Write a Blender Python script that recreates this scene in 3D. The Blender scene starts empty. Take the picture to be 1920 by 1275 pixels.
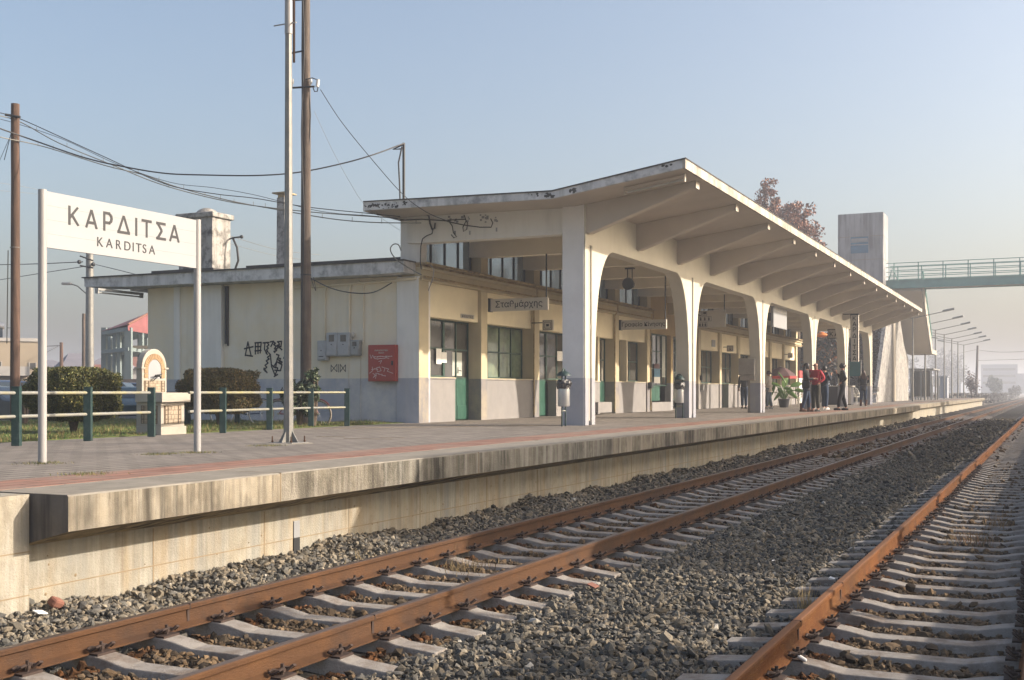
import bpy, bmesh, math, random
import numpy as np
from math import radians as R, sin, cos, pi, tan, atan2, sqrt
from mathutils import Vector, Matrix
random.seed(7); RNG = np.random.default_rng(11)
sc = bpy.context.scene
COL = sc.collection

# ---------------------------------------------------------------- camera
FPX, YH, CX, EYE = 2160.0, 734.0, 960.0, 0.74      # focal length / horizon row / centre column in photo pixels, eye height over the platform
AZ = atan2(1013.0, FPX)                            # view axis is this far left of the track direction (+X)
cam = bpy.data.objects.new('camera', bpy.data.cameras.new('camera')); COL.objects.link(cam)
cam.location = (0, 0, EYE); cam.rotation_euler = (R(90), 0, AZ - R(90))
cam.data.sensor_width = 36; cam.data.lens = 36*FPX/1920
cam.data.shift_y = (YH-637.5)/1920; cam.data.clip_start = .1; cam.data.clip_end = 6000
sc.camera = cam

# ---------------------------------------------------------------- sun, sky, exposure
SUNV = Vector((.45, -1.0, .5)).normalized()        # towards the sun
EL = math.asin(SUNV.z); SAZ = atan2(SUNV.x, SUNV.y)
w = bpy.data.worlds.new('World'); sc.world = w; w.use_nodes = True
nt = w.node_tree; bg = nt.nodes['Background']
sky = nt.nodes.new('ShaderNodeTexSky'); sky.sky_type = 'NISHITA'; sky.sun_disc = False
sky.sun_elevation = EL; sky.sun_rotation = SAZ
sky.altitude = 0; sky.air_density = 1.0; sky.dust_density = 5.5; sky.ozone_density = .8
nt.links.new(sky.outputs[0], bg.inputs[0]); bg.inputs[1].default_value = .15
sun = bpy.data.objects.new('sun', bpy.data.lights.new('sun', 'SUN')); COL.objects.link(sun)
sun.data.energy = 4.6; sun.data.angle = R(.6); sun.data.color = (1.0, .875, .735)
sun.rotation_euler = SUNV.to_track_quat('Z', 'Y').to_euler()
sc.view_settings.view_transform = 'Standard'; sc.view_settings.look = 'None'
sc.view_settings.exposure = .72; sc.view_settings.gamma = 1; sc.view_settings.use_curve_mapping = False

# ---------------------------------------------------------------- pixel helpers: turn a measured photo point into a real point
ca, sa = cos(AZ), sin(AZ)
def ray(px, py):
    r = (px-CX)/FPX
    return ca+r*sa, sa-r*ca, -(py-YH)/FPX
def at(px, py, D):
    d = ray(px, py); return Vector((d[0]*D, d[1]*D, EYE+d[2]*D))
def onZ(px, py, Z=0.):
    d = ray(px, py); k = (Z-EYE)/d[2]; return Vector((k*d[0], k*d[1], Z))
def onY(px, py, Y):
    d = ray(px, py); k = Y/d[1]; return Vector((k*d[0], Y, EYE+k*d[2]))
def onX(px, py, X):
    d = ray(px, py); k = X/d[0]; return Vector((X, k*d[1], EYE+k*d[2]))

# ---------------------------------------------------------------- materials
def mat(name, base, rough=.85, var=.12, scale=3., bump=0., bscale=60., dirt=None, streak=None, metal=0., spec=.4,
        low=None, brick=None, attr=None, alpha=None, trans=None, vec=(1,1,1), emit=None):
    """base colour with cloudy variation; dirt=(colour, amount, scale); streak=(colour, amount, freq) vertical run marks;
       low=(height, colour) painted dado; brick=(colour2, mortar, w, h, rotated)"""
    m = bpy.data.materials.new(name); m.use_nodes = True
    N = m.node_tree.nodes; L = m.node_tree.links; b = N['Principled BSDF']
    geo = N.new('ShaderNodeNewGeometry'); P = geo.outputs['Position']
    def noise(sc_, det=5, rgh=.6, v=(1,1,1)):
        mp = N.new('ShaderNodeMapping'); mp.inputs['Scale'].default_value = v; L.new(P, mp.inputs[0])
        n = N.new('ShaderNodeTexNoise'); n.inputs['Scale'].default_value = sc_; n.inputs['Detail'].default_value = det
        n.inputs['Roughness'].default_value = rgh; L.new(mp.outputs[0], n.inputs['Vector']); return n.outputs['Fac']
    def rampf(fac, a, c):
        r = N.new('ShaderNodeMapRange'); r.inputs['From Min'].default_value = a; r.inputs['From Max'].default_value = c
        L.new(fac, r.inputs['Value']); return r.outputs[0]
    def mixc(fac, A, B, mode='MIX'):
        x = N.new('ShaderNodeMix'); x.data_type = 'RGBA'; x.blend_type = mode
        if isinstance(fac, (int, float)): x.inputs[0].default_value = fac
        else: L.new(fac, x.inputs[0])
        for i, c in ((6, A), (7, B)):
            if isinstance(c, tuple): x.inputs[i].default_value = (*c[:3], 1)
            else: L.new(c, x.inputs[i])
        return x.outputs[2]
    def mul(f, k):
        x = N.new('ShaderNodeMath'); x.operation = 'MULTIPLY'; L.new(f, x.inputs[0])
        if isinstance(k, (int, float)): x.inputs[1].default_value = k
        else: L.new(k, x.inputs[1])
        return x.outputs[0]
    c = base
    if brick:
        c2, mort, bw, bh, rot = brick
        mp = N.new('ShaderNodeMapping'); L.new(P, mp.inputs[0]); mp.inputs['Rotation'].default_value = rot
        bt = N.new('ShaderNodeTexBrick'); L.new(mp.outputs[0], bt.inputs['Vector'])
        bt.inputs['Color1'].default_value = (*base, 1); bt.inputs['Color2'].default_value = (*c2, 1); bt.inputs['Mortar'].default_value = (*mort, 1)
        bt.inputs['Scale'].default_value = 1; bt.inputs['Brick Width'].default_value = bw; bt.inputs['Row Height'].default_value = bh
        bt.inputs['Mortar Size'].default_value = min(bw, bh)*.07; bt.inputs['Mortar Smooth'].default_value = .3
        c = bt.outputs['Color']
    if attr:
        at_ = N.new('ShaderNodeAttribute'); at_.attribute_name = attr; c = at_.outputs['Color']
    if low:
        sx = N.new('ShaderNodeSeparateXYZ'); L.new(P, sx.inputs[0])
        wob = N.new('ShaderNodeMath'); wob.operation = 'MULTIPLY_ADD'; L.new(noise(7.), wob.inputs[0]); wob.inputs[1].default_value = .012; L.new(sx.outputs[2], wob.inputs[2])
        lt = N.new('ShaderNodeMath'); lt.operation = 'LESS_THAN'; L.new(wob.outputs[0], lt.inputs[0]); lt.inputs[1].default_value = low[0]
        c = mixc(lt.outputs[0], c, low[1])
    n1 = noise(scale, v=vec)
    v1 = rampf(n1, .3, .7)
    lo = tuple(max(0, 1-var) for _ in range(3)); hi = tuple(1+var for _ in range(3))
    c = mixc(1., c, mixc(v1, lo, hi), 'MULTIPLY')
    if dirt:
        for dcol, da, ds in (dirt if isinstance(dirt, list) else [dirt]):
            c = mixc(mul(rampf(noise(ds, 8, .7), .47, .64), da), c, dcol)
    if streak:
        for dcol, da, fq in (streak if isinstance(streak, list) else [streak]):
            s1 = rampf(noise(fq, 4, .6, (1, 1, .06)), .45, .62); s2 = rampf(noise(fq*.25, 3, .6, (1, 1, .5)), .36, .56)
            c = mixc(mul(mul(s1, s2), da), c, dcol)
    if isinstance(c, tuple): b.inputs['Base Color'].default_value = (*c, 1)
    else: L.new(c, b.inputs['Base Color'])
    b.inputs['Roughness'].default_value = rough; b.inputs['Metallic'].default_value = metal
    b.inputs['Specular IOR Level'].default_value = spec
    if bump:
        bp = N.new('ShaderNodeBump'); bp.inputs['Strength'].default_value = min(1, bump); bp.inputs['Distance'].default_value = .02
        L.new(noise(bscale, 6, .7, vec), bp.inputs['Height']); L.new(bp.outputs[0], b.inputs['Normal'])
    if alpha is not None: b.inputs['Alpha'].default_value = alpha
    if trans: b.inputs['Transmission Weight'].default_value = trans
    return m
G = {}
def mk(name, *a, **k): G[name] = mat(name, *a, **k); return G[name]

GREY = (.27, .285, .33)
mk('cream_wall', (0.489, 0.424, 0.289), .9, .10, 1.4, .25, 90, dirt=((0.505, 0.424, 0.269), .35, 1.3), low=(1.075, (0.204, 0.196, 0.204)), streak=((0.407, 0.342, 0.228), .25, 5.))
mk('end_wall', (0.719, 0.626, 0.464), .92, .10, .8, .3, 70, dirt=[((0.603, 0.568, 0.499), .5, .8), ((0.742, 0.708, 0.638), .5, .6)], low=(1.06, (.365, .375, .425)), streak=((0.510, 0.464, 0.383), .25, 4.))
mk('cream_shade_lift', (.78, .695, .50), .9, .07, 1.4, .25, 90, dirt=((.70, .61, .43), .35, 1.3))  # wall cream brightened in colour to lift the always shaded spandrels
mk('hall_wall', (.42, .31, .16), .9, .1, 1., .2, 70, low=(1.075, (.30, .30, .31)))
mk('end_pier', (0.720, 0.696, 0.648), .92, .10, 1.2, .3, 70, dirt=((0.576, 0.564, 0.552), .4, 1.2), low=(1.06, (.365, .375, .425)), streak=((0.480, 0.456, 0.420), .25, 5.))
mk('parapet_paint', (0.238, 0.227, 0.223), .9, .1, 2., .25, 60, dirt=((0.302, 0.281, 0.259), .35, 1.6))
mk('white_render', (0.376, 0.360, 0.336), .92, .12, 1., .35, 60, dirt=[((0.240, 0.232, 0.216), .75, 2.4), ((0.056, 0.056, 0.052), .8, 4.5)], streak=((0.096, 0.088, 0.080), .6, 6.))
mk('fascia', (.60, .59, .58), .92, .1, 1.2, .35, 60, dirt=[((.42, .42, .42), .5, 1.6), ((.08, .08, .08), .6, 2.3)], streak=((.2, .2, .19), .4, 5.))
mk('roof_felt', (.07, .068, .065), .95, .4, 3., .8, 40)
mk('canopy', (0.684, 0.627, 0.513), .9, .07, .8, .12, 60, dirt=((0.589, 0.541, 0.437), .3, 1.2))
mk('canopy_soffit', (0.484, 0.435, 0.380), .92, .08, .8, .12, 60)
mk('column', (0.534, 0.501, 0.420), .9, .07, 1., .15, 60, dirt=((0.469, 0.429, 0.348), .3, 1.6), low=(1.04, (0.291, 0.299, 0.339)), streak=((0.445, 0.404, 0.323), .2, 5.))
mk('column_shade_side', (0.683, 0.659, 0.634), .9, .08, 1., .15, 60, dirt=((0.586, 0.561, 0.537), .3, 1.6), low=(1.04, (.36, .365, .40)))  # copy of the column colour, brightened for the end face in shade
mk('canopy_edge', (0.456, 0.420, 0.368), .9, .1, 1.5, .2, 60, dirt=((0.184, 0.147, 0.110), .7, 2.6), streak=((0.147, 0.125, 0.096), .5, 5.))
mk('ledge', (.42, .33, .19), .92, .22, 3., .5, 40, dirt=[((.18, .13, .08), .8, 3.), ((.1, .08, .06), .6, 8.)])
mk('green_paint', (.018, .055, .042), .5, .12, 4., .1, 30, dirt=((.08, .14, .11), .4, 6.))
mk('green_door', (.015, .075, .05), .5, .12, 3., .1, 30, dirt=((.06, .15, .11), .4, 5.))
mk('fence_green', (0.012, 0.036, 0.036), .5, .15, 8., .1, 40, dirt=((0.060, 0.090, 0.084), .4, 12.))
mk('galvanised', (0.196, 0.196, 0.187), .55, .14, 6., .1, 80, metal=.35, dirt=((0.281, 0.255, 0.212), .4, 9.))
mk('fence_rail', (0.240, 0.240, 0.216), .5, .12, 5., .1, 60, metal=.2, dirt=((0.360, 0.304, 0.040), .5, 1.0))
mk('white_metal', (0.315, 0.307, 0.300), .45, .05, 2., .05, 60)
mk('grey_metal', (.30, .30, .29), .5, .1, 5., .05, 60, metal=.2)
mk('grey_cabinet', (.31, .285, .25), .6, .08, 3., .05, 60, dirt=((.2, .18, .16), .3, 5.))
mk('meter_grey', (.38, .385, .39), .6, .08, 6., .05, 60, dirt=((.26, .25, .24), .4, 8.))
mk('black_metal', (.025, .027, .03), .5, .1, 5.)
mk('ink', (.022, .022, .026), .6, .05, 5.)
mk('sign_ink', (.045, .042, .045), .6, .05, 5.)
mk('spray', (.015, .015, .018), .7, .05, 5.)
mk('white_spray', (.62, .50, .47), .7, .1, 9.)
mk('sign_white', (.285, .292, .305), .55, .03, 2., dirt=((.265, .27, .275), .3, 3.))
mk('sign_cream', (.50, .465, .40), .6, .05, 3., dirt=((.42, .38, .32), .4, 4.))
mk('fire_red', (.33, .045, .03), .5, .08, 4., .05, 60, dirt=((.28, .05, .04), .5, 5.))
mk('glass_dark', (.06, .058, .052), .06, .5, 1.1, spec=.8)
mk('glass_green', (.11, .15, .10), .06, .5, 2.3, spec=.8, dirt=((.20, .24, .14), .7, 2.))
mk('curtain', (.30, .28, .22), .9, .2, 8., vec=(1, 1, .1))
mk('paper', (.72, .71, .68), .8, .06, 14.)
mk('old_wood', (.125, .10, .082), .9, .35, 4., .8, 50, vec=(4, 4, .25), dirt=((.08, .06, .05), .6, 3.), streak=((.07, .05, .04), .6, 9.))
mk('red_wood', (.12, .072, .052), .9, .3, 4., .8, 50, vec=(4, 4, .25), streak=((.06, .04, .03), .7, 9.))
mk('cable_black', (.03, .03, .033), .6)
mk('cable_grey', (.17, .165, .15), .6)
mk('porcelain', (.6, .58, .55), .3)
mk('rust_rail', (0.133, 0.051, 0.017), .85, .3, 2.5, .6, 90, dirt=[((0.078, 0.039, 0.020), .8, 1.9), ((0.172, 0.082, 0.027), .5, 5.3)], vec=(.25, 1, 1), spec=.15)
mk('rust_dark', (0.076, 0.038, 0.019), .75, .25, 2.2, .4, 90, dirt=[((0.045, 0.030, 0.024), .7, 1.6), ((0.125, 0.059, 0.024), .5, 2.9)], vec=(.25, 1, 1), spec=.15)
mk('rail_head', (.10, .07, .052), .38, .2, 2., .1, 60, metal=.5, vec=(.2, 1, 1))
mk('rail_head_rusty', (0.160, 0.076, 0.036), .7, .2, 3., .2, 60, vec=(.2, 1, 1), spec=.15)
mk('clip_iron', (.045, .028, .022), .8, .3, 20.)
mk('sleeper_concrete', (0.280, 0.260, 0.237), .92, .14, 5., .6, 70, dirt=[((0.182, 0.156, 0.137), .6, 3.), ((0.143, 0.098, 0.065), .5, 6.)], spec=.15)
mk('brown_dust', (.07, .04, .025), .95)
mk('fascia_concrete', (.31, .27, .205), .93, .16, 2.6, .45, 80, dirt=[((.10, .09, .075), .8, .45), ((.19, .16, .12), .6, 5.), ((.34, .31, .25), .4, 9.)], streak=[((.045, .04, .034), .85, 4.), ((.36, .33, .27), .55, 10.), ((.08, .07, .055), .6, 23.)], spec=.15)
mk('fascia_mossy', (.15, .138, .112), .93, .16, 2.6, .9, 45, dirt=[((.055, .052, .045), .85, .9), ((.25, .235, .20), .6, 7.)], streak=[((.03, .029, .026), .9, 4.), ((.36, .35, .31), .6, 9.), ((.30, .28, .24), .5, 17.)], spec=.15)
mk('fascia_aged', (.22, .198, .155), .93, .16, 2.6, .9, 45, dirt=[((.08, .072, .06), .85, .7), ((.31, .285, .235), .5, 6.)], streak=[((.04, .037, .032), .9, 4.), ((.36, .33, .28), .6, 10.), ((.07, .06, .05), .6, 23.)], spec=.15)
mk('wall_concrete', (.345, .315, .25), .93, .12, 1.6, .6, 50, dirt=[((.29, .285, .255), .6, 1.1), ((.15, .13, .10), .35, 7.)], streak=[((.16, .13, .095), .55, 10.), ((.23, .245, .24), .8, 2.6), ((.37, .28, .17), .45, 6.), ((.42, .40, .35), .6, 14.)], spec=.15)
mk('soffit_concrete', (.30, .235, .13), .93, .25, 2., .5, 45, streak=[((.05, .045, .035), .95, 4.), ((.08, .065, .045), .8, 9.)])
mk('kerb_end_shade', (.14, .125, .11), .93, .25, 2.5, .5, 45, streak=((.06, .055, .05), .8, 8.))  # kerb end face turned from the sun, its shade put into the colour
mk('seam', (.25, .19, .12), .95, .2, 8.)
mk('kerb_top', (0.253, 0.232, 0.197), .93, .12, 2., .6, 60, dirt=[((0.166, 0.149, 0.127), .6, 3.), ((0.297, 0.271, 0.236), .5, 7.)], spec=.15)
mk('pavers', (.25, .225, .20), .93, .12, .7, .6, 60, brick=((.19, .17, .152), (.05, .045, .04), .40, .20, (0, 0, 0)), dirt=[((.225, .20, .18), .45, .6), ((.16, .145, .13), .4, 3.)], spec=.15)
mk('red_pavers', (0.293, 0.164, 0.125), .93, .12, 1.5, .4, 60, brick=((0.232, 0.129, 0.103), (0.129, 0.095, 0.078), .4, .2, (0, 0, 0)), dirt=((0.242, 0.203, 0.168), .7, 1.5), spec=.15)
mk('ballast_bed', (.028, .026, .023), .98, .4, 18., 1., 26, dirt=((.08, .07, .06), .8, 34.), spec=.15)  # near-black so the gaps between stones read as deep shade
mk('stone', (.2, .18, .16), .95, .16, 26., .3, 90, attr='col', spec=.15)
mk('soil', (.16, .135, .10), .97, .3, .4, .6, 8, dirt=((.09, .10, .05), .7, .25))
mk('yard', (.15, .145, .135), .95, .2, .5, .4, 8)
mk('lawn', (0.076, 0.102, 0.025), .97, .4, 3., .6, 30)
mk('grass_blade', (.08, .13, .03), .8, .3, 1.3, attr='col')
mk('marble', (0.352, 0.320, 0.272), .6, .07, 3., .1, 60, dirt=((0.288, 0.256, 0.208), .4, 4.))
mk('marble_grey', (.38, .38, .39), .6, .07, 3., .1, 60)
mk('marble_tile', (0.306, 0.246, 0.178), .7, .3, 14.)
mk('arch_brick', (0.306, 0.204, 0.111), .8, .2, 12.)
mk('mortar', (.13, .095, .065), .9)
mk('hedge_leaf', (.07, .075, .02), .7, .3, 3., attr='col')
mk('leaf', (.05, .08, .03), .6, .3, 3., attr='col')
mk('bark', (.10, .075, .055), .95, .3, 8., .6, 40)
mk('tower_concrete', (.34, .345, .355), .93, .10, .7, .4, 20, dirt=[((.25, .255, .26), .5, .6)], streak=[((.11, .11, .12), .8, 3.2), ((.2, .2, .2), .5, 6.)])
mk('stair_concrete', (0.450, 0.396, 0.315), .93, .06, .5, .2, 20)
mk('teal_steel', (.14, .29, .27), .6, .1, 1., .1, 20, dirt=((.12, .2, .2), .4, 1.5))
mk('blue_panel', (.04, .15, .25), .5, .25, 2., vec=(1, 1, 4))
mk('vine', (.10, .06, .05), .9, .3, 3., attr='col')
mk('rubber', (.02, .02, .02), .7)
mk('tyre', (.34, .28, .22), .8, .2, 9.)
mk('chrome', (.6, .6, .6), .25, .05, 5., metal=.9)
mk('bike_red', (.16, .03, .03), .4)
mk('bike_blue', (.03, .05, .10), .4)
mk('car_blue', (.035, .05, .09), .25, .05, 2., spec=.7)
mk('car_black', (.012, .016, .018), .2, .05, 2., spec=.8)
mk('car_teal', (.015, .05, .055), .25, .05, 2., spec=.7)
mk('car_glass', (.03, .04, .045), .05, .05, 2., spec=1.)
mk('head_lamp', (.5, .55, .6), .15, .05, 5.)
mk('tail_lamp', (.3, .02, .02), .2)
mk('silver', (.45, .45, .45), .3, .05, 4., metal=.7)
mk('house_cream', (0.352, 0.288, 0.208), .9, .08, .5)
mk('house_white', (0.413, 0.390, 0.360), .9, .06, .5)
mk('roof_tile', (.20, .09, .065), .9, .2, 1.2, .3, 12)
mk('roof_new_red', (.22, .075, .075), .8, .12, 1.)
mk('roof_grey', (.17, .165, .19), .9, .1, 1.)
mk('frame_concrete', (0.180, 0.222, 0.222), .9, .08, .6)
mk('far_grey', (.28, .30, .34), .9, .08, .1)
mk('shutter', (.42, .44, .40), .8, .1, 3.)
mk('rubble', (.15, .12, .10), .95, .3, 2., .5, 10)
mk('bag', (.02, .018, .02), .25, .2, 30., .6, 40, spec=.7)
mk('skin', (.42, .22, .15), .6, .05, 20.)
mk('hair_black', (.012, .010, .010), .5)
mk('hair_brown', (.06, .03, .02), .5)
mk('cloth_black', (.014, .014, .017), .8, .2, 12.)
mk('leather', (.016, .018, .02), .32, .2, 20., .3, 40, spec=.6)
mk('cloth_red', (.42, .02, .035), .75, .15, 12.)
mk('cloth_navy', (.02, .028, .045), .85, .2, 12.)
mk('jeans', (.025, .045, .085), .9, .2, 14.)
mk('jeans_pale', (.12, .15, .18), .9, .3, 14.)
mk('cloth_olive', (.045, .042, .032), .9, .2, 12.)
mk('cloth_pale', (.55, .47, .38), .85, .12, 12.)
mk('boots_brown', (.11, .05, .03), .6)
mk('shoe_white', (.6, .58, .55), .6)
mk('stall_red', (.40, .04, .04), .6, .1, 4.)
mk('stall_pink', (.13, .075, .08), .8, .1, 4.)
mk('plastic_white', (.62, .60, .56), .5, .06, 8.)
mk('counter_dark', (.045, .043, .05), .7, .1, 4.)
mk('orange', (.55, .16, .03), .7, .1, 4.)
mk('banana_leaf', (.085, .17, .025), .5, .25, 3.)
mk('teal_cloth', (.02, .12, .14), .7, .1, 3.)
mk('glass_lamp', (.45, .45, .42), .3)

# translucent clerestory glass (the sky behind it shows through)
def frosted():
    m = bpy.data.materials.new('clerestory_glass'); m.use_nodes = True; N = m.node_tree.nodes; L = m.node_tree.links
    b = N['Principled BSDF']; b.inputs['Base Color'].default_value = (.42, .44, .45, 1); b.inputs['Roughness'].default_value = .12
    t = N.new('ShaderNodeBsdfTransparent'); t.inputs[0].default_value = (.75, .78, .8, 1)
    g = N.new('ShaderNodeNewGeometry'); n = N.new('ShaderNodeTexNoise'); n.inputs['Scale'].default_value = .9; L.new(g.outputs['Position'], n.inputs['Vector'])
    mr = N.new('ShaderNodeMapRange'); mr.inputs['From Min'].default_value = .35; mr.inputs['From Max'].default_value = .65
    mr.inputs['To Min'].default_value = .2; mr.inputs['To Max'].default_value = .55; L.new(n.outputs[0], mr.inputs[0])
    x = N.new('ShaderNodeMixShader'); L.new(mr.outputs[0], x.inputs[0]); L.new(t.outputs[0], x.inputs[1]); L.new(b.outputs[0], x.inputs[2])
    L.new(x.outputs[0], N['Material Output'].inputs['Surface']); G['clerestory_glass'] = m
frosted()

# ---------------------------------------------------------------- mesh builder
class MB:
    def __init__(s): s.v = []; s.f = []; s.mi = []; s.cur = 0
    def add(s, vs, fs):
        o = len(s.v); s.v += [tuple(p) for p in vs]; s.f += [tuple(i+o for i in f) for f in fs]; s.mi += [s.cur]*len(fs); return s
    def box(s, x0, x1, y0, y1, z0, z1):
        return s.add([(x, y, z) for z in (z0, z1) for y in (y0, y1) for x in (x0, x1)],
                     [(0, 2, 3, 1), (4, 5, 7, 6), (0, 1, 5, 4), (2, 6, 7, 3), (0, 4, 6, 2), (1, 3, 7, 5)])
    def obox(s, c, size, rot=0, M=None):
        hx, hy, hz = (q/2 for q in size); m = M or Matrix.Rotation(rot, 3, 'Z'); c = Vector(c)
        return s.add([c+m@Vector((x, y, z)) for z in (-hz, hz) for y in (-hy, hy) for x in (-hx, hx)],
                     [(0, 2, 3, 1), (4, 5, 7, 6), (0, 1, 5, 4), (2, 6, 7, 3), (0, 4, 6, 2), (1, 3, 7, 5)])
    def prism(s, poly, axis, a0, a1):
        n = len(poly)
        def P(p, a): return (a, p[0], p[1]) if axis == 'x' else (p[0], a, p[1]) if axis == 'y' else (p[0], p[1], a)
        return s.add([P(p, a0) for p in poly]+[P(p, a1) for p in poly],
                     [tuple(range(n)), tuple(range(2*n-1, n-1, -1))]+[(i, i+n, (i+1) % n+n, (i+1) % n) for i in range(n)])
    def tube(s, pts, r, n=8, cap=True):
        pts = [Vector(p) for p in pts]; k = len(pts); rs = r if isinstance(r, (list, tuple)) else [r]*k
        vs = []; up = None
        for i, p in enumerate(pts):
            t = (pts[min(i+1, k-1)]-pts[max(i-1, 0)])
            if t.length < 1e-9: t = Vector((0, 0, 1))
            t.normalize()
            if up is None:
                up = Vector((0, 0, 1)) if abs(t.z) < .9 else Vector((1, 0, 0))
            u = up-t*up.dot(t)
            if u.length < 1e-6: u = t.orthogonal()
            u.normalize(); up = u; q = t.cross(u)
            vs += [p+(u*cos(2*pi*j/n)+q*sin(2*pi*j/n))*rs[i] for j in range(n)]
        fs = [(i*n+j, i*n+(j+1) % n, (i+1)*n+(j+1) % n, (i+1)*n+j) for i in range(k-1) for j in range(n)]
        if cap: fs += [tuple(range(n-1, -1, -1)), tuple(range((k-1)*n, k*n))]
        return s.add(vs, fs)
    def lathe(s, prof, c=(0, 0, 0), n=16, sx=1, sy=1):
        c = Vector(c); k = len(prof)
        vs = [c+Vector((r*cos(2*pi*j/n)*sx, r*sin(2*pi*j/n)*sy, z)) for r, z in prof for j in range(n)]
        fs = [(i*n+j, i*n+(j+1) % n, (i+1)*n+(j+1) % n, (i+1)*n+j) for i in range(k-1) for j in range(n)]
        fs += [tuple(range(n-1, -1, -1)), tuple(range((k-1)*n, k*n))]
        return s.add(vs, fs)
    def ball(s, c, r, n=10, m=7, sx=1, sy=1, sz=1):
        return s.lathe([(r*max(.02, sin(pi*i/m)), -r*cos(pi*i/m)*sz) for i in range(m+1)], c, n, sx, sy)
    def torus(s, c, Rr, r, axis='y', n=28, m=8, a0=0, a1=2*pi):
        c = Vector(c); full = abs(a1-a0-2*pi) < 1e-6; pts = []
        for i in range(n+(0 if full else 1)):
            a = a0+(a1-a0)*i/n; d = {'y': (cos(a), 0, sin(a)), 'x': (0, cos(a), sin(a)), 'z': (cos(a), sin(a), 0)}[axis]
            pts.append(c+Vector(d)*Rr)
        if full: pts += [pts[0], pts[1]]
        return s.tube(pts, r, m, not full)
    def offset(s, d):
        s.v = [(a[0]+d[0], a[1]+d[1], a[2]+d[2]) for a in s.v]; return s

def link_mesh(name, mb, ms, parent=None, org=(0, 0, 0), smooth=None, bevel=0, mesh=None):
    if mesh is None:
        mesh = bpy.data.meshes.new(name)
        o = Vector(org) if parent is not None else Vector(); mesh.from_pydata([(a[0]-o.x, a[1]-o.y, a[2]-o.z) for a in mb.v], [], mb.f)
        ms = ms if isinstance(ms, (list, tuple)) else [ms]
        for m in ms: mesh.materials.append(G[m] if isinstance(m, str) else m)
        if len(ms) > 1: mesh.polygons.foreach_set('material_index', mb.mi)
        if smooth:
            mesh.polygons.foreach_set('use_smooth', [True]*len(mesh.polygons)); mesh.update()
            mesh.set_sharp_from_angle(angle=R(smooth))
        mesh.update()
        bm = bmesh.new(); bm.from_mesh(mesh); bmesh.ops.recalc_face_normals(bm, faces=bm.faces); bm.to_mesh(mesh); bm.free()
    ob = bpy.data.objects.new(name, mesh); COL.objects.link(ob)
    if parent is not None: ob.parent = parent
    else: ob.location = org
    if bevel:
        b = ob.modifiers.new('bevel', 'BEVEL'); b.width = bevel; b.segments = 2; b.limit_method = 'ANGLE'; b.angle_limit = R(40)
    return ob
def tag(o, label=None, cat=None, group=None, kind=None):
    if label: o['label'] = label
    if cat: o['category'] = cat
    if group: o['group'] = group
    if kind: o['kind'] = kind
    return o
class Thing:
    """an Empty at the base of the thing; parts are given in world coordinates (w=True) or in the thing's own"""
    def __init__(s, name, label, cat, loc=(0, 0, 0), rz=0, group=None, w=False):
        s.o = bpy.data.objects.new(name, None); COL.objects.link(s.o); s.o.location = loc; s.o.rotation_euler = (0, 0, rz)
        s.o.empty_display_size = .2; s.loc = Vector(loc); s.w = w; tag(s.o, label, cat, group)
    def part(s, name, mb, m, under=None, smooth=None, bevel=0, label=None):
        o = link_mesh(name, mb, m, under or s.o, s.loc if s.w else (0, 0, 0), smooth, bevel)
        if label: o['label'] = label
        return o
def dup(root, loc, rz=None, label=None, group=None):
    def cp(o, par):
        c = o.copy(); COL.objects.link(c); c.parent = par
        for ch in list(o.children): cp(ch, c)
        return c
    r = cp(root, None); r.location = loc
    if rz is not None: r.rotation_euler = (0, 0, rz)
    if label: r['label'] = label
    if group: r['group'] = group
    return r
def struct(name, mb, m, **k): return tag(link_mesh(name, mb, m, **k), kind='structure')
def solo(name, mb, m, label, cat, org=(0, 0, 0), group=None, **k): return tag(link_mesh(name, mb, m, org=org, **k), label, cat, group)

def text_mb(txt, size, extr=.003, bold=0.):
    """lettering as a mesh lying in the XY plane, x to the right, y up, centred"""
    cu = bpy.data.curves.new('lettering', 'FONT'); cu.body = txt; cu.size = size; cu.extrude = extr; cu.offset = bold
    cu.align_x = 'CENTER'; cu.align_y = 'CENTER'; cu.space_character = 1.0
    ob = bpy.data.objects.new('lettering', cu); COL.objects.link(ob)
    dg = bpy.context.evaluated_depsgraph_get(); me = bpy.data.meshes.new_from_object(ob.evaluated_get(dg))
    mb = MB(); mb.add([v.co.copy() for v in me.vertices], [tuple(p.vertices) for p in me.polygons])
    bpy.data.objects.remove(ob); bpy.data.curves.remove(cu); bpy.data.meshes.remove(me)
    return mb
STROKES = {   # capital letters drawn with straight bars in a box one unit high: (x0, y0, x1, y1)
 'Κ': (.62, [(0, 0, 0, 1), (0, .36, .56, 1), (.18, .52, .60, 0)]), 'Α': (.72, [(0, 0, .36, 1), (.36, 1, .72, 0), (.15, .30, .57, .30)]),
 'Ρ': (.56, [(0, 0, 0, 1), (0, .96, .34, .96), (0, .45, .34, .45), (.34, .96, .48, .86), (.48, .88, .52, .70), (.52, .72, .48, .53), (.48, .55, .34, .45)]),
 'Δ': (.76, [(0, .07, .38, 1), (.38, 1, .76, .07), (0, .07, .76, .07)]), 'Ι': (.0, [(0, 0, 0, 1)]), 'Τ': (.62, [(.31, 0, .31, 1), (0, .93, .62, .93)]),
 'Σ': (.62, [(0, .93, .60, .93), (0, .07, .62, .07), (.02, .95, .38, .52), (.38, .54, .02, .05)])}
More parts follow.
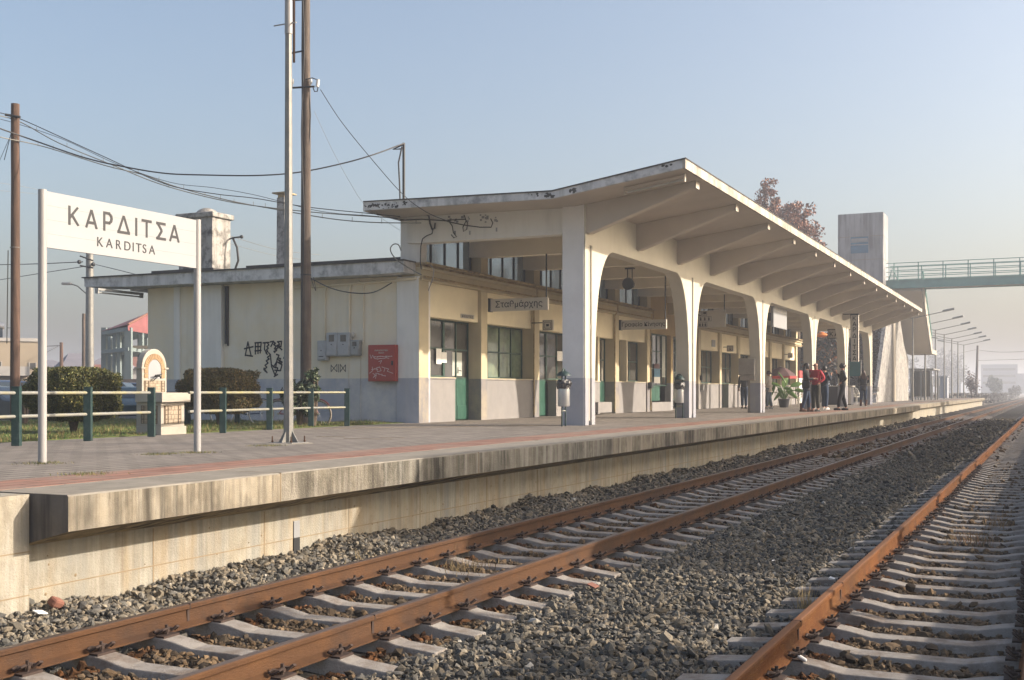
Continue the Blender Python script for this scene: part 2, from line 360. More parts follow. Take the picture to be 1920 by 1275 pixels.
def stroke_mb(ch, h, t=.15):
    w_, st = STROKES[ch]; m = MB(); cxx = w_/2
    for i, (x0, y0, x1, y1) in enumerate(st):
        a = Vector((x0-cxx, y0-.5, 0)); b = Vector((x1-cxx, y1-.5, 0)); d = (b-a).normalized(); q = Vector((-d.y, d.x, 0))*t/2
        flat_ = abs(d.y) < .05; e = d*(t*.5 if flat_ else 0)
        vs = [a-q-e, b-q+e, b+q+e, a+q-e]
        if not flat_: vs = [Vector((v.x, max(-.5, min(.5, v.y)), 0)) for v in vs]
        z = .002+.0006*i
        m.add([v*h+Vector((0, 0, 0)) for v in vs]+[v*h+Vector((0, 0, z)) for v in vs], [(4, 5, 6, 7), (3, 2, 1, 0), (0, 1, 5, 4), (1, 2, 6, 5), (2, 3, 7, 6), (3, 0, 4, 7)])
    return m
def fit(mb, w=None, h=None):
    xs = [v[0] for v in mb.v]; ys = [v[1] for v in mb.v]; cx = (min(xs)+max(xs))/2; cy = (min(ys)+max(ys))/2
    fw = max(xs)-min(xs); fh = max(ys)-min(ys); sx = w/fw if w else None; sy = h/fh if h else None
    sx = sx or sy; sy = sy or sx
    mb.v = [((a-cx)*sx, (b-cy)*sy, c) for a, b, c in mb.v]; return mb
def place(mb, org, right, up):
    r = Vector(right).normalized(); u = Vector(up).normalized(); n = r.cross(u); o = Vector(org)
    mb.v = [tuple(o+r*a+u*b+n*c) for a, b, c in mb.v]; return mb
FACE_CAM = ((0, -1, 0), (0, 0, 1))      # a face looking down -X: its right hand runs towards -Y
FACE_TRK = ((1, 0, 0), (0, 0, 1))       # a face looking towards the track (-Y)

def leaves(mb_np, n_pts, size, cols, quad=True, flat=0.):
    """mb_np: array of leaf centres; makes one mesh of small randomly turned leaf faces with a colour attribute"""
    c = np.asarray(mb_np, dtype=np.float32); n = len(c)
    d1 = RNG.normal(size=(n, 3)); d1[:, 2] *= (1-flat); d1 /= np.linalg.norm(d1, axis=1)[:, None]
    d2 = RNG.normal(size=(n, 3)); d2[:, 2] *= (1-flat); d2 -= d1*(d1*d2).sum(1)[:, None]; d2 /= np.linalg.norm(d2, axis=1)[:, None]
    s = (size*RNG.uniform(.6, 1.3, n))[:, None]
    V = np.stack([c-d1*s, c+d2*s*.45, c+d1*s, c-d2*s*.45], 1).reshape(-1, 3)
    F = np.arange(4*n).reshape(n, 4)
    return V, F, np.repeat(cols, 4, 0)
def np_mesh(name, V, F, C, m, parent=None, loc=None):
    me = bpy.data.meshes.new(name); nv = len(V); k = F.shape[1]; nf = len(F)
    me.vertices.add(nv); me.vertices.foreach_set('co', np.ascontiguousarray(V, dtype=np.float32).ravel())
    me.loops.add(nf*k); me.loops.foreach_set('vertex_index', np.ascontiguousarray(F, dtype=np.int32).ravel())
    me.polygons.add(nf); me.polygons.foreach_set('loop_start', np.arange(nf, dtype=np.int32)*k)
    try: me.polygons.foreach_set('loop_total', np.full(nf, k, dtype=np.int32))
    except Exception: pass
    if C is not None:
        a = me.attributes.new('col', 'FLOAT_COLOR', 'POINT')
        a.data.foreach_set('color', np.concatenate([C, np.ones((nv, 1))], 1).astype(np.float32).ravel())
    me.materials.append(G[m]); me.polygons.foreach_set('use_smooth', np.zeros(nf, dtype=bool)); me.update(calc_edges=True); me.validate()
    o = bpy.data.objects.new(name, me); COL.objects.link(o)
    if parent is not None: o.parent = parent
    if loc is not None: o.location = loc
    return o
def palette(n, cols, jit=.25):
    cols = np.array(cols); i = RNG.integers(0, len(cols), n)
    return np.clip(cols[i]*RNG.uniform(1-jit, 1+jit, (n, 1)), 0, 1)
def lumps(n, c, rad, k, spread, lump, thr=None):
    """n points in k clumps scattered through an ellipsoid shell"""
    out = []; c = np.array(c); rad = np.array(rad)
    for i in range(k):
        d = RNG.normal(size=3); d /= np.linalg.norm(d); cc = c+d*rad*RNG.uniform(spread, 1.)
        p = RNG.normal(size=(n//k, 3)); p /= np.linalg.norm(p, axis=1)[:, None]
        out.append(cc+p*lump*RNG.uniform(.2, 1., (n//k, 1))**.5*RNG.uniform(.6, 1.3))
    return np.concatenate(out)
# ================================================================ THE SETTING
GZ = -1.12
struct('ground', MB().box(-400, 1600, -900, 900, GZ-.3, GZ), 'soil')
struct('station_yard', MB().box(-60, 130, 13.0, 420, GZ-.02, -.14), 'yard')

# ballast bed: cross-section (Y, Z) swept along X with a rough surface, then loose stones on top
PROF = [(-3.4, -1.09), (-2.4, -1.0), (-.45, -1.0), (.8, -1.01), (2.0, -.985), (2.3, -.95), (3.2, -.955), (3.65, -.99), (4.8, -1.01), (5.6, -.99), (6.0, -.965), (6.3, -.90), (6.9, -.885), (7.3, -.885)]
def ball_z(x, y):
    z = np.interp(y, [p[0] for p in PROF], [p[1] for p in PROF])
    z = z + np.where(y > 5.9, .045*np.sin(x*1.9+.6)*np.sin(x*.73)+.02*np.sin(x*5.1), 0)
    return z + .012*np.sin(x*3.1+y*2.3)*np.sin(y*4.7-x*1.3)
xs = np.concatenate([np.arange(3, 40, .12), np.arange(40, 160, .8), np.arange(160, 700, 20)]); ys = np.concatenate([[-3.4, -2.4], np.arange(-1, 7.31, .12)])
gx, gy = np.meshgrid(xs, ys, indexing='ij'); gz = ball_z(gx, gy)
gz += np.where(gx < 40, RNG.normal(0, .007, gx.shape), 0)
V = np.stack([gx, gy, gz], -1).reshape(-1, 3); nyy = len(ys)
i0 = (np.arange(len(xs)-1)[:, None]*nyy+np.arange(nyy-1)[None]).ravel()
F = np.stack([i0, i0+nyy, i0+nyy+1, i0+1], 1)
tag(np_mesh('track_bed', V, F, None, 'ballast_bed'), kind='structure')

SL = .577; S1X = 6.61-SL*4; S2X = 7.17-.565*4; N1 = 140
def sleeper_x(tr, x):    # distance to the nearest sleeper centre line
    p, s = ((S1X, SL) if tr == 1 else (S2X, .565)); return np.abs((x-p+s/2) % s-s/2)
ico = bmesh.new(); bmesh.ops.create_icosphere(ico, subdivisions=1, radius=1); IV = np.array([v.co[:] for v in ico.verts]); IF = np.array([[v.index for v in f.verts] for f in ico.faces]); ico.free()
def stones(name, n, x0, x1, y0, y1, r0, r1, label, pw=1.0):
    u = RNG.uniform(0, 1, n); x = x0+(x1-x0)*u**pw; y = RNG.uniform(y0, y1, n)
    keep = np.ones(n, bool)
    for tr, ya, yb in ((1, 3.60, 6.02), (2, -.42, 2.04)):
        inn = (y > ya) & (y < yb) & (sleeper_x(tr, x) < .125)
        keep &= ~inn
    for ry in (.115, 1.505, 4.11, 5.5): keep &= np.abs(y-ry) > .075
    x, y = x[keep], y[keep]; n = len(x)
    r = RNG.uniform(r0, r1, n)*(1+.5*(RNG.uniform(0, 1, n) > .9)); z = ball_z(x, y)+r*RNG.uniform(-.1, .75, n)
    z += np.where(RNG.uniform(0, 1, n) > .75, r*.8, 0)
    base = IV[None]*RNG.uniform(.5, 1.35, (n, 12, 1)); base = base*RNG.uniform(.55, 1.45, (n, 1, 3))
    a = RNG.uniform(0, 2*pi, n); b = RNG.normal(0, .5, n); ca_, sa_, cb, sb = np.cos(a), np.sin(a), np.cos(b), np.sin(b)
    X, Y, Z = base[..., 0], base[..., 1], base[..., 2]*.75
    Y, Z = Y*cb[:, None]-Z*sb[:, None], Y*sb[:, None]+Z*cb[:, None]
    X, Y = X*ca_[:, None]-Y*sa_[:, None], X*sa_[:, None]+Y*ca_[:, None]
    V = np.stack([X*r[:, None]+x[:, None], Y*r[:, None]+y[:, None], Z*r[:, None]+z[:, None]], -1).reshape(-1, 3)
    F = (IF[None]+np.arange(n)[:, None, None]*12).reshape(-1, 3)
    c = palette(n, [(.145, .124, .094), (.115, .104, .085), (.17, .145, .11), (.09, .087, .078), (.125, .118, .105), (.065, .063, .06), (.20, .175, .135)], .2)
    c[RNG.uniform(0, 1, n) > .9965] = (.36, .34, .30)
    brown = ((y > 4.2) & (y < 5.4)) | ((y > -.2) & (y < 1.45)) | (np.abs(y-4.0) < .25)
    c[brown] *= np.array([.82, .66, .52]) * RNG.uniform(.75, 1.1, (brown.sum(), 1))
    c[y > 5.7] *= 1.22
    near = np.minimum(np.abs(y-5.42), np.minimum(np.abs(y-4.03), np.abs(y-1.42))) < .14
    c[near] *= np.array([.75, .5, .35])
    tag(np_mesh(name, V, F, np.repeat(c, 12, 0), 'stone'), label, 'gravel', kind='stuff')
stones('ballast_gravel', 115000, 3.6, 13, -.5, 6.88, .013, .027, 'loose grey brown stones spread round the near ends of both tracks')
stones('ballast_gravel', 85000, 13, 30, .4, 6.88, .017, .032, 'loose grey ballast stones around the tracks in the middle distance', 1.3)
stones('ballast_gravel', 26000, 30, 75, 1.2, 6.88, .035, .055, 'loose ballast stones along the tracks far down the line', 1.3)

# rails
def rail(y, label, body, head, x1=620):
    z = -.745; P = [(-.065, -.160), (.065, -.160), (.065, -.149), (.014, -.128), (.009, -.060), (.009, -.045), (.033, -.036), (.033, -.012), (.027, -.004), (.018, -.0005), (-.018, -.0005), (-.027, -.004), (-.033, -.012), (-.033, -.036), (-.009, -.045), (-.009, -.060), (-.014, -.128), (-.065, -.149)]
    xs = [-3.]+[3+i*3 for i in range(60)]+[220, 300, 420, x1]; n = len(P); m = MB()
    for i, x in enumerate(xs): m.v += [(x, y+p[0], z+p[1]) for p in P]
    for i in range(len(xs)-1):
        for j in range(n):
            m.f.append((i*n+j, (i+1)*n+j, (i+1)*n+(j+1) % n, i*n+(j+1) % n)); m.mi.append(1 if j in (8, 9, 10) else 0)
    m.f += [tuple(range(n-1, -1, -1)), tuple(range((len(xs)-1)*n, len(xs)*n))]; m.mi += [0, 0]
    T = Thing('railway_rail', label, 'rail', (3, y, z-.16), w=True)
    T.part('rail_body', m, [body, head])
    return T
r1 = rail(5.50, 'brown rusty rail running closest to the platform wall', 'rust_dark', 'rail_head')
r2 = rail(4.11, 'second brown rail from the platform, shiny worn top', 'rust_dark', 'rail_head')
r3 = rail(1.505, 'bright orange rusty rail of the right hand track', 'rust_rail', 'rail_head_rusty')
r4 = rail(.115, 'orange rail at the right edge, furthest from the platform', 'rust_rail', 'rail_head_rusty')
for T, y, xj in ((r1, 5.5, 6.35), (r2, 4.11, 6.55), (r3, 1.505, 7.55), (r3, 1.505, 9.2)):
    T.part('rail_joint', MB().box(xj-.004, xj+.004, y-.0345, y+.0345, -.782, -.7444).box(xj-.012, xj+.012, y-.017, y+.017, -.87, -.79), 'clip_iron')

# sleepers with their clips
TOP = [(0, -.045), (.32, -.045), (.47, -.015), (.58, 0), (.82, 0), (.90, -.02), (1.185, -.045)]
def sleeper_mb():
    pr = [(-a, b) for a, b in TOP[::-1][:-1]]+TOP; m = MB(); n = 4
    for y, z in pr: m.v += [(-.145, y, -.2), (.145, y, -.2), (.085, y, z), (-.085, y, z)]
    for i in range(len(pr)-1):
        for j in range(4): m.f.append((i*4+j, i*4+(j+1) % 4, (i+1)*4+(j+1) % 4, (i+1)*4+j)); m.mi.append(0)
    m.f += [(0, 1, 2, 3), tuple(range((len(pr)-1)*4+3, (len(pr)-1)*4-1, -1))]; m.mi += [0, 0]; return m
def clip_mb(s):     # spring clip: base plate, bolt and two iron loops; s = side
    m = MB(); m.box(-.075, .075, *sorted((s*.065, s*.135)), -.004, .012)
    m.tube([(0, s*.09, 0), (0, s*.09, .075)], .011, 6); m.lathe([(.02, .028), (.02, .048), (.012, .05)], (0, s*.09, 0), 6)
    for q in (-1, 1):
        m.tube([(q*.02, s*.09, .035), (q*.045, s*.055, .045), (q*.075, s*.05, .035), (q*.09, s*.085, .03), (q*.075, s*.125, .055), (q*.05, s*.13, .06), (q*.03, s*.10, .03)], .009, 6)
    return m
def sleepers(x0, step, n, cy, label, grp, nclip):
    sm = link_mesh('concrete_sleeper', sleeper_mb(), 'sleeper_concrete', org=(0, 0, 0), bevel=.008).data
    src = bpy.data.objects[-1] if False else None
    proto = [o for o in COL.objects if o.data is sm][0]
    clips = []
    for s in (-1, 1):
        for q in (-1, 1):
            c = MB(); cc = clip_mb(q); cc.offset((0, s*.695, 0)); clips.append(link_mesh('rail_clip', cc, 'clip_iron', smooth=50).data)
            bpy.data.objects.remove([o for o in COL.objects if o.data is clips[-1]][0])
    for i in range(n):
        o = proto if i == 0 else proto.copy()
        if i: COL.objects.link(o)
        o.location = (x0+i*step, cy+random.uniform(-.015, .015), -.905); o.rotation_euler = (0, 0, random.uniform(-.012, .012))
        tag(o, label, 'sleeper', grp)
    ch = [o for o in COL.objects if o.data is sm]
    for i, o in enumerate(ch[:nclip]):
        for c in clips:
            k = bpy.data.objects.new('rail_clip', c); COL.objects.link(k); k.parent = o
sleepers(S1X, SL, N1, 4.805, 'grey concrete sleeper under the near pair of brown rails beside the platform', 'sleepers of the track beside the platform', 44)
sleepers(S2X, .565, N1, .81, 'pale concrete sleeper under the orange rail of the right hand track', 'sleepers of the right hand track', 40)
for cy, x0, st, l in ((4.805, S1X, SL, 'distant sleepers of the platform track'), (.81, S2X, .565, 'distant sleepers of the right hand track')):
    m = MB()
    for i in range(N1, N1+160):
        m.box(x0+i*st-.09, x0+i*st+.09, cy-1.18, cy+1.18, -1.0, -.935)
    tag(link_mesh('far_sleepers', m, 'sleeper_concrete'), l, 'sleepers', kind='stuff')

# platform
YE, YWL = 6.36, 6.9
struct('platform', MB().box(-6, 6.08, 6.72, 9, GZ, -.006).box(6.08, 64.6, YWL, 9, GZ, -.012).box(64.6, 142, 7.25, 9, GZ, -.012).box(-6, 142, 9, 13.8, GZ, -.012), 'wall_concrete')
struct('platform_paving', MB().box(-6, 64.6, 7.86, 25, -.01, 0).box(64.6, 142, 8.1, 13.8, -.01, 0), 'pavers')
struct('tactile_strip', MB().box(-6, 64.6, 7.12, 7.86, -.01, .003).box(64.6, 142, 7.75, 8.1, -.01, .003), 'red_pavers')
# the overhanging kerb, cast in lengths, with bevelled underside
edge = MB()
edge.cur = 0
PE = [(YE+.012, .0), (YE, -.012), (YE, -.262), (YWL+.03, -.415), (7.12, -.415), (7.12, 0.)]
for xa_, xb_ in ((6.10, 8.6), (8.6, 10.4), (10.4, 17.4), (17.4, 26.2), (26.2, 64.65)): edge.prism(PE, 'x', xa_, xb_)
pe_far = [(p[0]+.62 if p[0] < 7 else 7.75, p[1]) for p in PE]
edge.prism(pe_far, 'x', 64.65, 142)
eo = struct('platform_edge', edge, ['fascia_concrete', 'soffit_concrete', 'kerb_top', 'kerb_end_shade', 'fascia_aged', 'fascia_mossy'])
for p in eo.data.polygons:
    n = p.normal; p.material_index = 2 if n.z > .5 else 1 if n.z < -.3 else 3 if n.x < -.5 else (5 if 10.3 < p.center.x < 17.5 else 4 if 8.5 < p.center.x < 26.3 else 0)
m = MB()
x = 11.4
for x in [7.55, 9.07, 10.55, 12.1, 13.9, 15.6, 17.6, 19.8, 22, 24.5, 27, 30, 33, 36.5, 40, 44, 48, 52, 57]: m.box(x-.006, x+.006, YWL-.003, YWL+.02, GZ, -.42)
m.box(6.09, 64, YWL-.0035, YWL+.02, -.742, -.733); m.box(-6, 6.08, 6.717, 6.74, -.742, -.733).box(-6, 6.08, 6.717, 6.74, -.425, -.417)
for x in [8.6, 12.6, 17.4, 21.5, 26.2, 31, 36, 41, 47, 53, 59]: m.box(x-.005, x+.005, YE-.003, YE+.05, -.262, .0015).box(x-.005, x+.005, YE-.003, 7.1, -.006, .0015)
struct('platform_joints', m, 'seam')
m = MB()
for i in range(70):
    x = random.uniform(5.2, 30); z = random.uniform(-.83, -.48)
    m.lathe([(random.uniform(.006, .016), 0), (.004, .004)], (0, 0, 0), 6); k = 12
    m.v[-k:] = [(x+a[0], (YWL if x > 6.1 else 6.72)-.0015-a[2], z+a[1]) for a in m.v[-k:]]
struct('wall_holes', m, 'seam')
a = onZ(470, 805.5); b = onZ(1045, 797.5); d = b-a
struct('paving_line', MB().obox(((a.x+b.x)/2, (a.y+b.y)/2, .001), (d.length, .035, .006), atan2(d.y, d.x)), 'seam')  # thin dark strip laid across the paving
for (px, py, w_) in ((690, 823, .5), (735, 821, .25), (975, 825, .35), (620, 819, .3)):
    q = onZ(px, py); struct('paving_stain', MB().obox((q.x, q.y, .001), (.03, w_*1.6, .006), .2), 'seam')
# black and white marker on the wall
p = onY(555, 1008, YWL)
T = Thing('distance_marker', 'small black and white marker strip on the platform wall', 'marker', (p.x, YWL, p.z-.16), w=True)
T.part('upper_half', MB().box(p.x-.05, p.x+.05, YWL-.012, YWL, p.z, p.z+.17), 'sign_white', bevel=.004)
T.part('lower_half', MB().box(p.x-.05, p.x+.05, YWL-.012, YWL, p.z-.15, p.z), 'black_metal')
# brick and paper at the foot of the wall
q = onY(105, 1138, 6.62); solo('broken_brick', MB().obox((0, 0, .04), (.11, .08, .07), .5, Matrix.Rotation(.5, 3, 'X')@Matrix.Rotation(.4, 3, 'Y')), 'roof_tile', 'reddish broken brick leaning at the foot of the platform wall', 'brick', org=(q.x, 6.62, ball_z(q.x, 6.62)+.03), bevel=.02)
q = onY(75, 1160, 6.5); solo('paper_scrap', MB().obox((0, 0, .0), (.10, .06, .012), .3, Matrix.Rotation(.3, 3, 'X')@Matrix.Rotation(.2, 3, 'Y')), 'paper', 'crumpled white paper scrap beside the broken brick', 'litter', org=(q.x, 6.5, ball_z(q.x, 6.5)+.07), bevel=.005)
solo('white_stone', MB().obox((0, 0, .0), (.025, .07, .025), .3, Matrix.Rotation(.5, 3, 'X')@Matrix.Rotation(.2, 3, 'Y')), 'paper', 'white chip of stone resting against the orange rail', 'stone', org=(*onZ(1503, 1240, -.9)[:2], -.88), bevel=.012)
for (px, py, l) in ((1452, 1053, 'small white scrap on the ballast nearer the orange rail'), (1560, 1085, 'bright scrap lying on a sleeper end')):
    q = onZ(px, py, -.93); solo('litter', MB().obox((0, 0, 0), (.07, .05, .02), .7, Matrix.Rotation(.3, 3, 'X')), 'paper', l, 'litter', org=q, bevel=.006)
q = onZ(1112, 1104, -.93); solo('red_leaf', MB().obox((0, 0, 0), (.11, .08, .012), .7, Matrix.Rotation(.35, 3, 'X')), 'roof_tile', 'dry reddish leaf on the stones beside the second rail', 'leaf', org=q+Vector((0, 0, .03)), bevel=.004)

# lawn between the railings and the building, a sheet with blades on it
struct('lawn', MB().box(-6, 23.4, 13.75, 24, -.02, .012), 'lawn')
n = 60000
gx = RNG.uniform(6, 23.4, n); gy = 13.78+RNG.uniform(0, 1, n)**1.6*9
h = RNG.uniform(.02, .06, n)*(1+.9*np.sin(gx*2.1)*np.sin(gy*3.3)); a = RNG.uniform(0, 2*pi, n); wd = RNG.uniform(.003, .007, n); ln = RNG.normal(0, .02, (n, 2))
bs = np.stack([gx, gy, np.full(n, .012)], 1); dx = np.stack([np.cos(a)*wd, np.sin(a)*wd, 0*a], 1)
V = np.stack([bs-dx, bs+dx, bs+np.stack([ln[:, 0], ln[:, 1], np.abs(h)], 1)], 1).reshape(-1, 3)
tag(np_mesh('grass', V, np.arange(3*n).reshape(n, 3), np.repeat(palette(n, [(.08, .14, .03), (.12, .16, .04), (.24, .19, .08), (.06, .10, .025), (.18, .13, .06)]), 3, 0), 'grass_blade'), 'short green grass growing behind the railings', 'grass', kind='stuff')
# weeds and dry stalks between the rails
def tuft(px, py, n, hgt, sp, label, cols, z=-.97, name='weed'):
    q = onZ(px, py, z); c = np.array([q.x, q.y, z])+RNG.normal(0, sp, (n, 3))*[1, 1, 0]; a = RNG.uniform(0, 2*pi, n); wd = .0035
    dx = np.stack([np.cos(a)*wd, np.sin(a)*wd, 0*a], 1); tip = c+np.stack([RNG.normal(0, hgt*.25, n), RNG.normal(0, hgt*.25, n), RNG.uniform(.4, 1, n)*hgt], 1)
    V = np.stack([c-dx, c+dx, tip], 1).reshape(-1, 3)-np.array(q)
    tag(np_mesh(name, V, np.arange(3*n).reshape(n, 3), np.repeat(palette(n, cols), 3, 0), 'grass_blade', loc=q), label, 'weed')
tuft(1822, 1020, 130, .20, .12, 'dry reddish weeds between the rails of the right hand track', [(.25, .12, .06), (.3, .2, .1), (.12, .1, .04)])
tuft(1868, 990, 60, .28, .08, 'thin dry stalks standing nearer the right edge of the picture', [(.3, .2, .1), (.2, .14, .08)])
tuft(1512, 1150, 60, .26, .03, 'single wispy dry weed beside the orange rail', [(.3, .22, .1)])
tuft(870, 1070, 150, .16, .16, 'sparse dry grass between the brown rails', [(.28, .2, .1), (.2, .15, .07)])
tuft(845, 1050, 50, .22, .05, 'thin dry stems standing by the first brown rail', [(.3, .24, .12)])
tuft(700, 1050, 80, .10, .25, 'dry grass wisps on the bank by the wall', [(.3, .22, .1)], z=-.9)
for px, py, l in ((370, 849, 'patch of weeds round the foot of the right sign post'), (300, 852, 'low moss patch left of the right sign post'), (82, 869, 'patch of weeds round the left sign post foot'), (500, 836, 'weeds left of the steel lamp post base'), (160, 890, 'small moss patch on the paving by the red strip')):
    tuft(px, py, 260, .03, .12, l, [(.12, .12, .04), (.2, .16, .08), (.07, .09, .03)], z=.001)

# ---------------------------------------------------------------- the island platform across the tracks, outside the picture: its roof shades the tracks
T = Thing('island_platform', 'concrete island platform across the tracks behind the photographer', 'platform', (20, -6, GZ), w=True)
T.part('platform_slab', MB().box(2.6, 200, -9, -1.12, GZ, 0), 'wall_concrete')
def island(x0, x1, label, n):
    T = Thing('platform_canopy', label, 'canopy', ((x0+x1)/2, -5, 0), w=True)
    T.part('roof', MB().prism([(-8.1, 4.15), (-5.2, 3.95), (-2.15, 4.15), (-2.15, 4.33), (-5.2, 4.15), (-8.1, 4.33)], 'x', x0, x1), 'canopy')
    for i in range(n):
        x = x0+1+(x1-x0-2)*i/(n-1); T.part('column', MB().box(x-.16, x+.16, -5.4, -5.05, 0, 4.02), 'column', bevel=.02)
island(15.1, 57.4, 'long flat concrete canopy on the island platform', 10)
island(58.6, 74.0, 'short concrete canopy further along the island platform', 4)
T = Thing('station_sign', 'unseen white board on two posts, added to shade the near ballast', 'sign', (8.2, -3.0, 0), w=True)  # unseen board put in to cast the near band of shade
T.part('board', MB().box(6.9, 9.6, -3.03, -2.99, 1.38, 2.08), 'sign_white', bevel=.003)
for x in (7.1, 9.35): T.part('post', MB().tube([(x, -3.07, 0), (x, -3.07, 2.12)], .04, 10), 'white_metal')
T = Thing('lamp_post', 'unseen post on the island platform, added to cast a thin shadow on the rail', 'lamp post', (10.8, -3, 0))  # added unseen post, kept short to limit where its shadow falls
T.part('shaft', MB().tube([(0, 0, 0), (0, 0, 3.2)], [.06, .05], 8), 'galvanised'); T.part('lamp_head', MB().obox((0, 0, 3.25), (.3, .3, .12)), 'grey_metal')

# trees added out of view behind the island platform to block low sky light
for i in range(9):
    x = -6+i*11+random.uniform(-2, 2); y = -27+random.uniform(-3, 3); hh = random.uniform(7, 8.6)
    T = Thing('sky_block_tree', 'one of the unseen leafy trees added to block low sky light', 'tree', (x, y, GZ), group='unseen trees added as sky blockers')
    P = lumps(2600, (0, 0, hh*.58), (4.2, 3.4, hh*.42), 34, .2, 1.3); V, F, C = leaves(P, len(P), .38, palette(len(P), [(.05, .06, .03), (.08, .08, .04)])); np_mesh('crown', V, F, C, 'leaf', parent=T.o)
    T.part('trunk', MB().tube([(0, 0, 0), (.1, 0, hh*.4), (0, 0, hh*.8)], [.22, .16, .05], 8), 'bark')
# ================================================================ STATION BUILDING
YF = 13.40; XE = 23.5; P0 = 3.38
ST = Thing('station_building', 'long low cream station building with a grey painted dado, green windows and a flat roof', 'building', (23.5, 13.4, 0), w=True)
def sp(name, mb, m, **k): return ST.part(name, mb, m, **k)
XN = 68.7
# body and end wall
sp('end_wall', MB().box(XE, XE+.3, 14.0, 21.66, -.15, 3.46), 'end_wall')
sp('end_pilaster', MB().box(XE-.06, XE+.5, YF, 14.0, -.1, 3.44), 'end_pier', bevel=.012)
sp('corner_front', MB().box(XE-.055, XE+.40, YF-.006, YF+.02, -.02, 3.40), 'cream_wall')  # cream facing added over the pier, darkened to hold back the sunlit side
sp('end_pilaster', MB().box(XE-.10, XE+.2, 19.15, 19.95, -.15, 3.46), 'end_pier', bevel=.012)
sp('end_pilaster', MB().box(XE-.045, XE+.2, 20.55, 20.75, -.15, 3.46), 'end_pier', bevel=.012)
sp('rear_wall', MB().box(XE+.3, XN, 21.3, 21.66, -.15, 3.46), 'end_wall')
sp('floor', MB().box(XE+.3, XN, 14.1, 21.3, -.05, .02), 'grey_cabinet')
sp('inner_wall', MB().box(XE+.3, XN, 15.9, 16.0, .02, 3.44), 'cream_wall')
roof = MB().prism([(YF+.12, 3.49), (YF+.12, 3.755), (23.35, 3.755), (23.35, 3.53), (21.7, 3.47), (14.2, 3.47)], 'x', 22.95, XE+.35).box(XE+.35, XN+.3, 14.0, 22.6, 3.46, 3.755)
sp('roof_slab', roof, 'fascia')
sp('roof_edge', MB().box(22.90, XE+.4, YF+.10, 23.40, 3.757, 3.785).box(XE+.4, XN, 14.3, 22.65, 3.757, 3.785), 'roof_felt')
sp('roof_upstand', MB().box(24.35, 24.6, 14.0, 18.95, 3.787, 3.965), 'fascia'); sp('upstand_cap', MB().box(24.27, 24.7, 13.97, 19.05, 3.967, 4.02), 'roof_felt')
sp('roof_upstand', MB().box(24.1, 25.0, 20.3, 21.8, 3.787, 3.93), 'fascia'); sp('upstand_cap', MB().box(24.0, 25.1, 19.9, 22.0, 3.932, 3.985), 'roof_felt')
p0 = onX(737, 470, 24.6); sp('roof_block', MB().box(24.5, 24.8, 14.02, 14.45, 4.02, 4.13), 'roof_felt')
# chimney, with crown and cowl
cL, cR = onX(335, 500, 24.2).y, onX(398, 500, 24.2).y
ch = sp('chimney', MB().box(24.2, 24.95, cR, cL, 3.76, 5.36), 'white_render', bevel=.015)
sp('chimney_crown', MB().box(24.13, 25.03, cR-.07, cL+.07, 5.36, 5.50), 'white_render', under=ch, bevel=.03)
sp('chimney_cowl', MB().ball((24.55, (cL+cR)/2-.1, 5.48), .3, 14, 8, 1, 1, .62), 'white_render', under=ch, smooth=60)
b = onX(430, 460, 24.5)
sp('cable_bracket', MB().tube([(24.9, cR, 4.85), (24.9, cR-.12, 4.88), (24.85, cR-.42, 4.88)], .022).ball((24.85, cR-.45, 4.88), .05, 8, 6), 'black_metal', under=ch, smooth=50)
sp('cable_loop', MB().tube([(24.85, cR-.16, 4.86), (24.85, cR-.3, 4.6), (24.85, cR-.34, 4.25), (24.85, cR-.2, 3.95), (24.85, cR-.13, 3.8)], .03), 'cable_black', under=ch, smooth=50)
cy, z0_, z1_ = onX(526, 487, 30).y, 3.76, onX(526, 370, 30).z
ch = sp('chimney', MB().add([(x, cy+sy*(.17-.03*(z > 4)), z) for z in (z0_, z1_) for x, sy in ((30, -1), (30.4, -1), (30.4, 1), (30, 1))], [(0, 1, 5, 4), (1, 2, 6, 5), (2, 3, 7, 6), (3, 0, 4, 7), (4, 5, 6, 7)]), 'white_render')
sp('chimney_base', MB().box(29.9, 30.5, cy-.27, cy+.27, 3.76, 4.15), 'white_render', under=ch)
sp('chimney_cowl', MB().box(29.9, 30.5, cy-.26, cy+.26, z1_+.12, z1_+.16).box(30.02, 30.07, cy-.12, cy+.12, z1_, z1_+.12).box(30.33, 30.38, cy-.12, cy+.12, z1_, z1_+.12), 'ledge', under=ch)
# downpipe and conduits on the end wall
d = onX(423, 600, XE-.06).y
sp('downpipe', MB().tube([(XE-.05, d, 3.42), (XE-.05, d, 1.95)], .035).box(XE-.055, XE-.002, d-.06, d-.04, 1.9, 3.42), 'black_metal', smooth=50)
for px, z0, z1, rr in ((609, 1.95, 3.3, .022), (655, 2.15, 3.36, .032), (681, 1.9, 3.36, .018)):
    y = onX(px, 600, XE-.03).y; sp('conduit', MB().tube([(XE-.03, y, z0), (XE-.03, y, z1-.12), (XE-.03, y-.05, z1-.02), (XE-.03, y-.3, z1+.02)], rr), 'end_wall', smooth=50)
sp('conduit', MB().tube([(XE-.035, 16.9, 3.30), (XE-.035, 15.6, 3.33), (XE-.035, 14.02, 3.36), (XE-.09, 13.9, 3.37), (XE-.09, 13.45, 3.38)], .035), 'end_wall', smooth=50)
for px in (654, 676): y = onX(px, 720, XE).y; sp('conduit', MB().tube([(XE-.012, y, 1.6), (XE-.012, y, .0)], .011), 'end_wall', smooth=50)
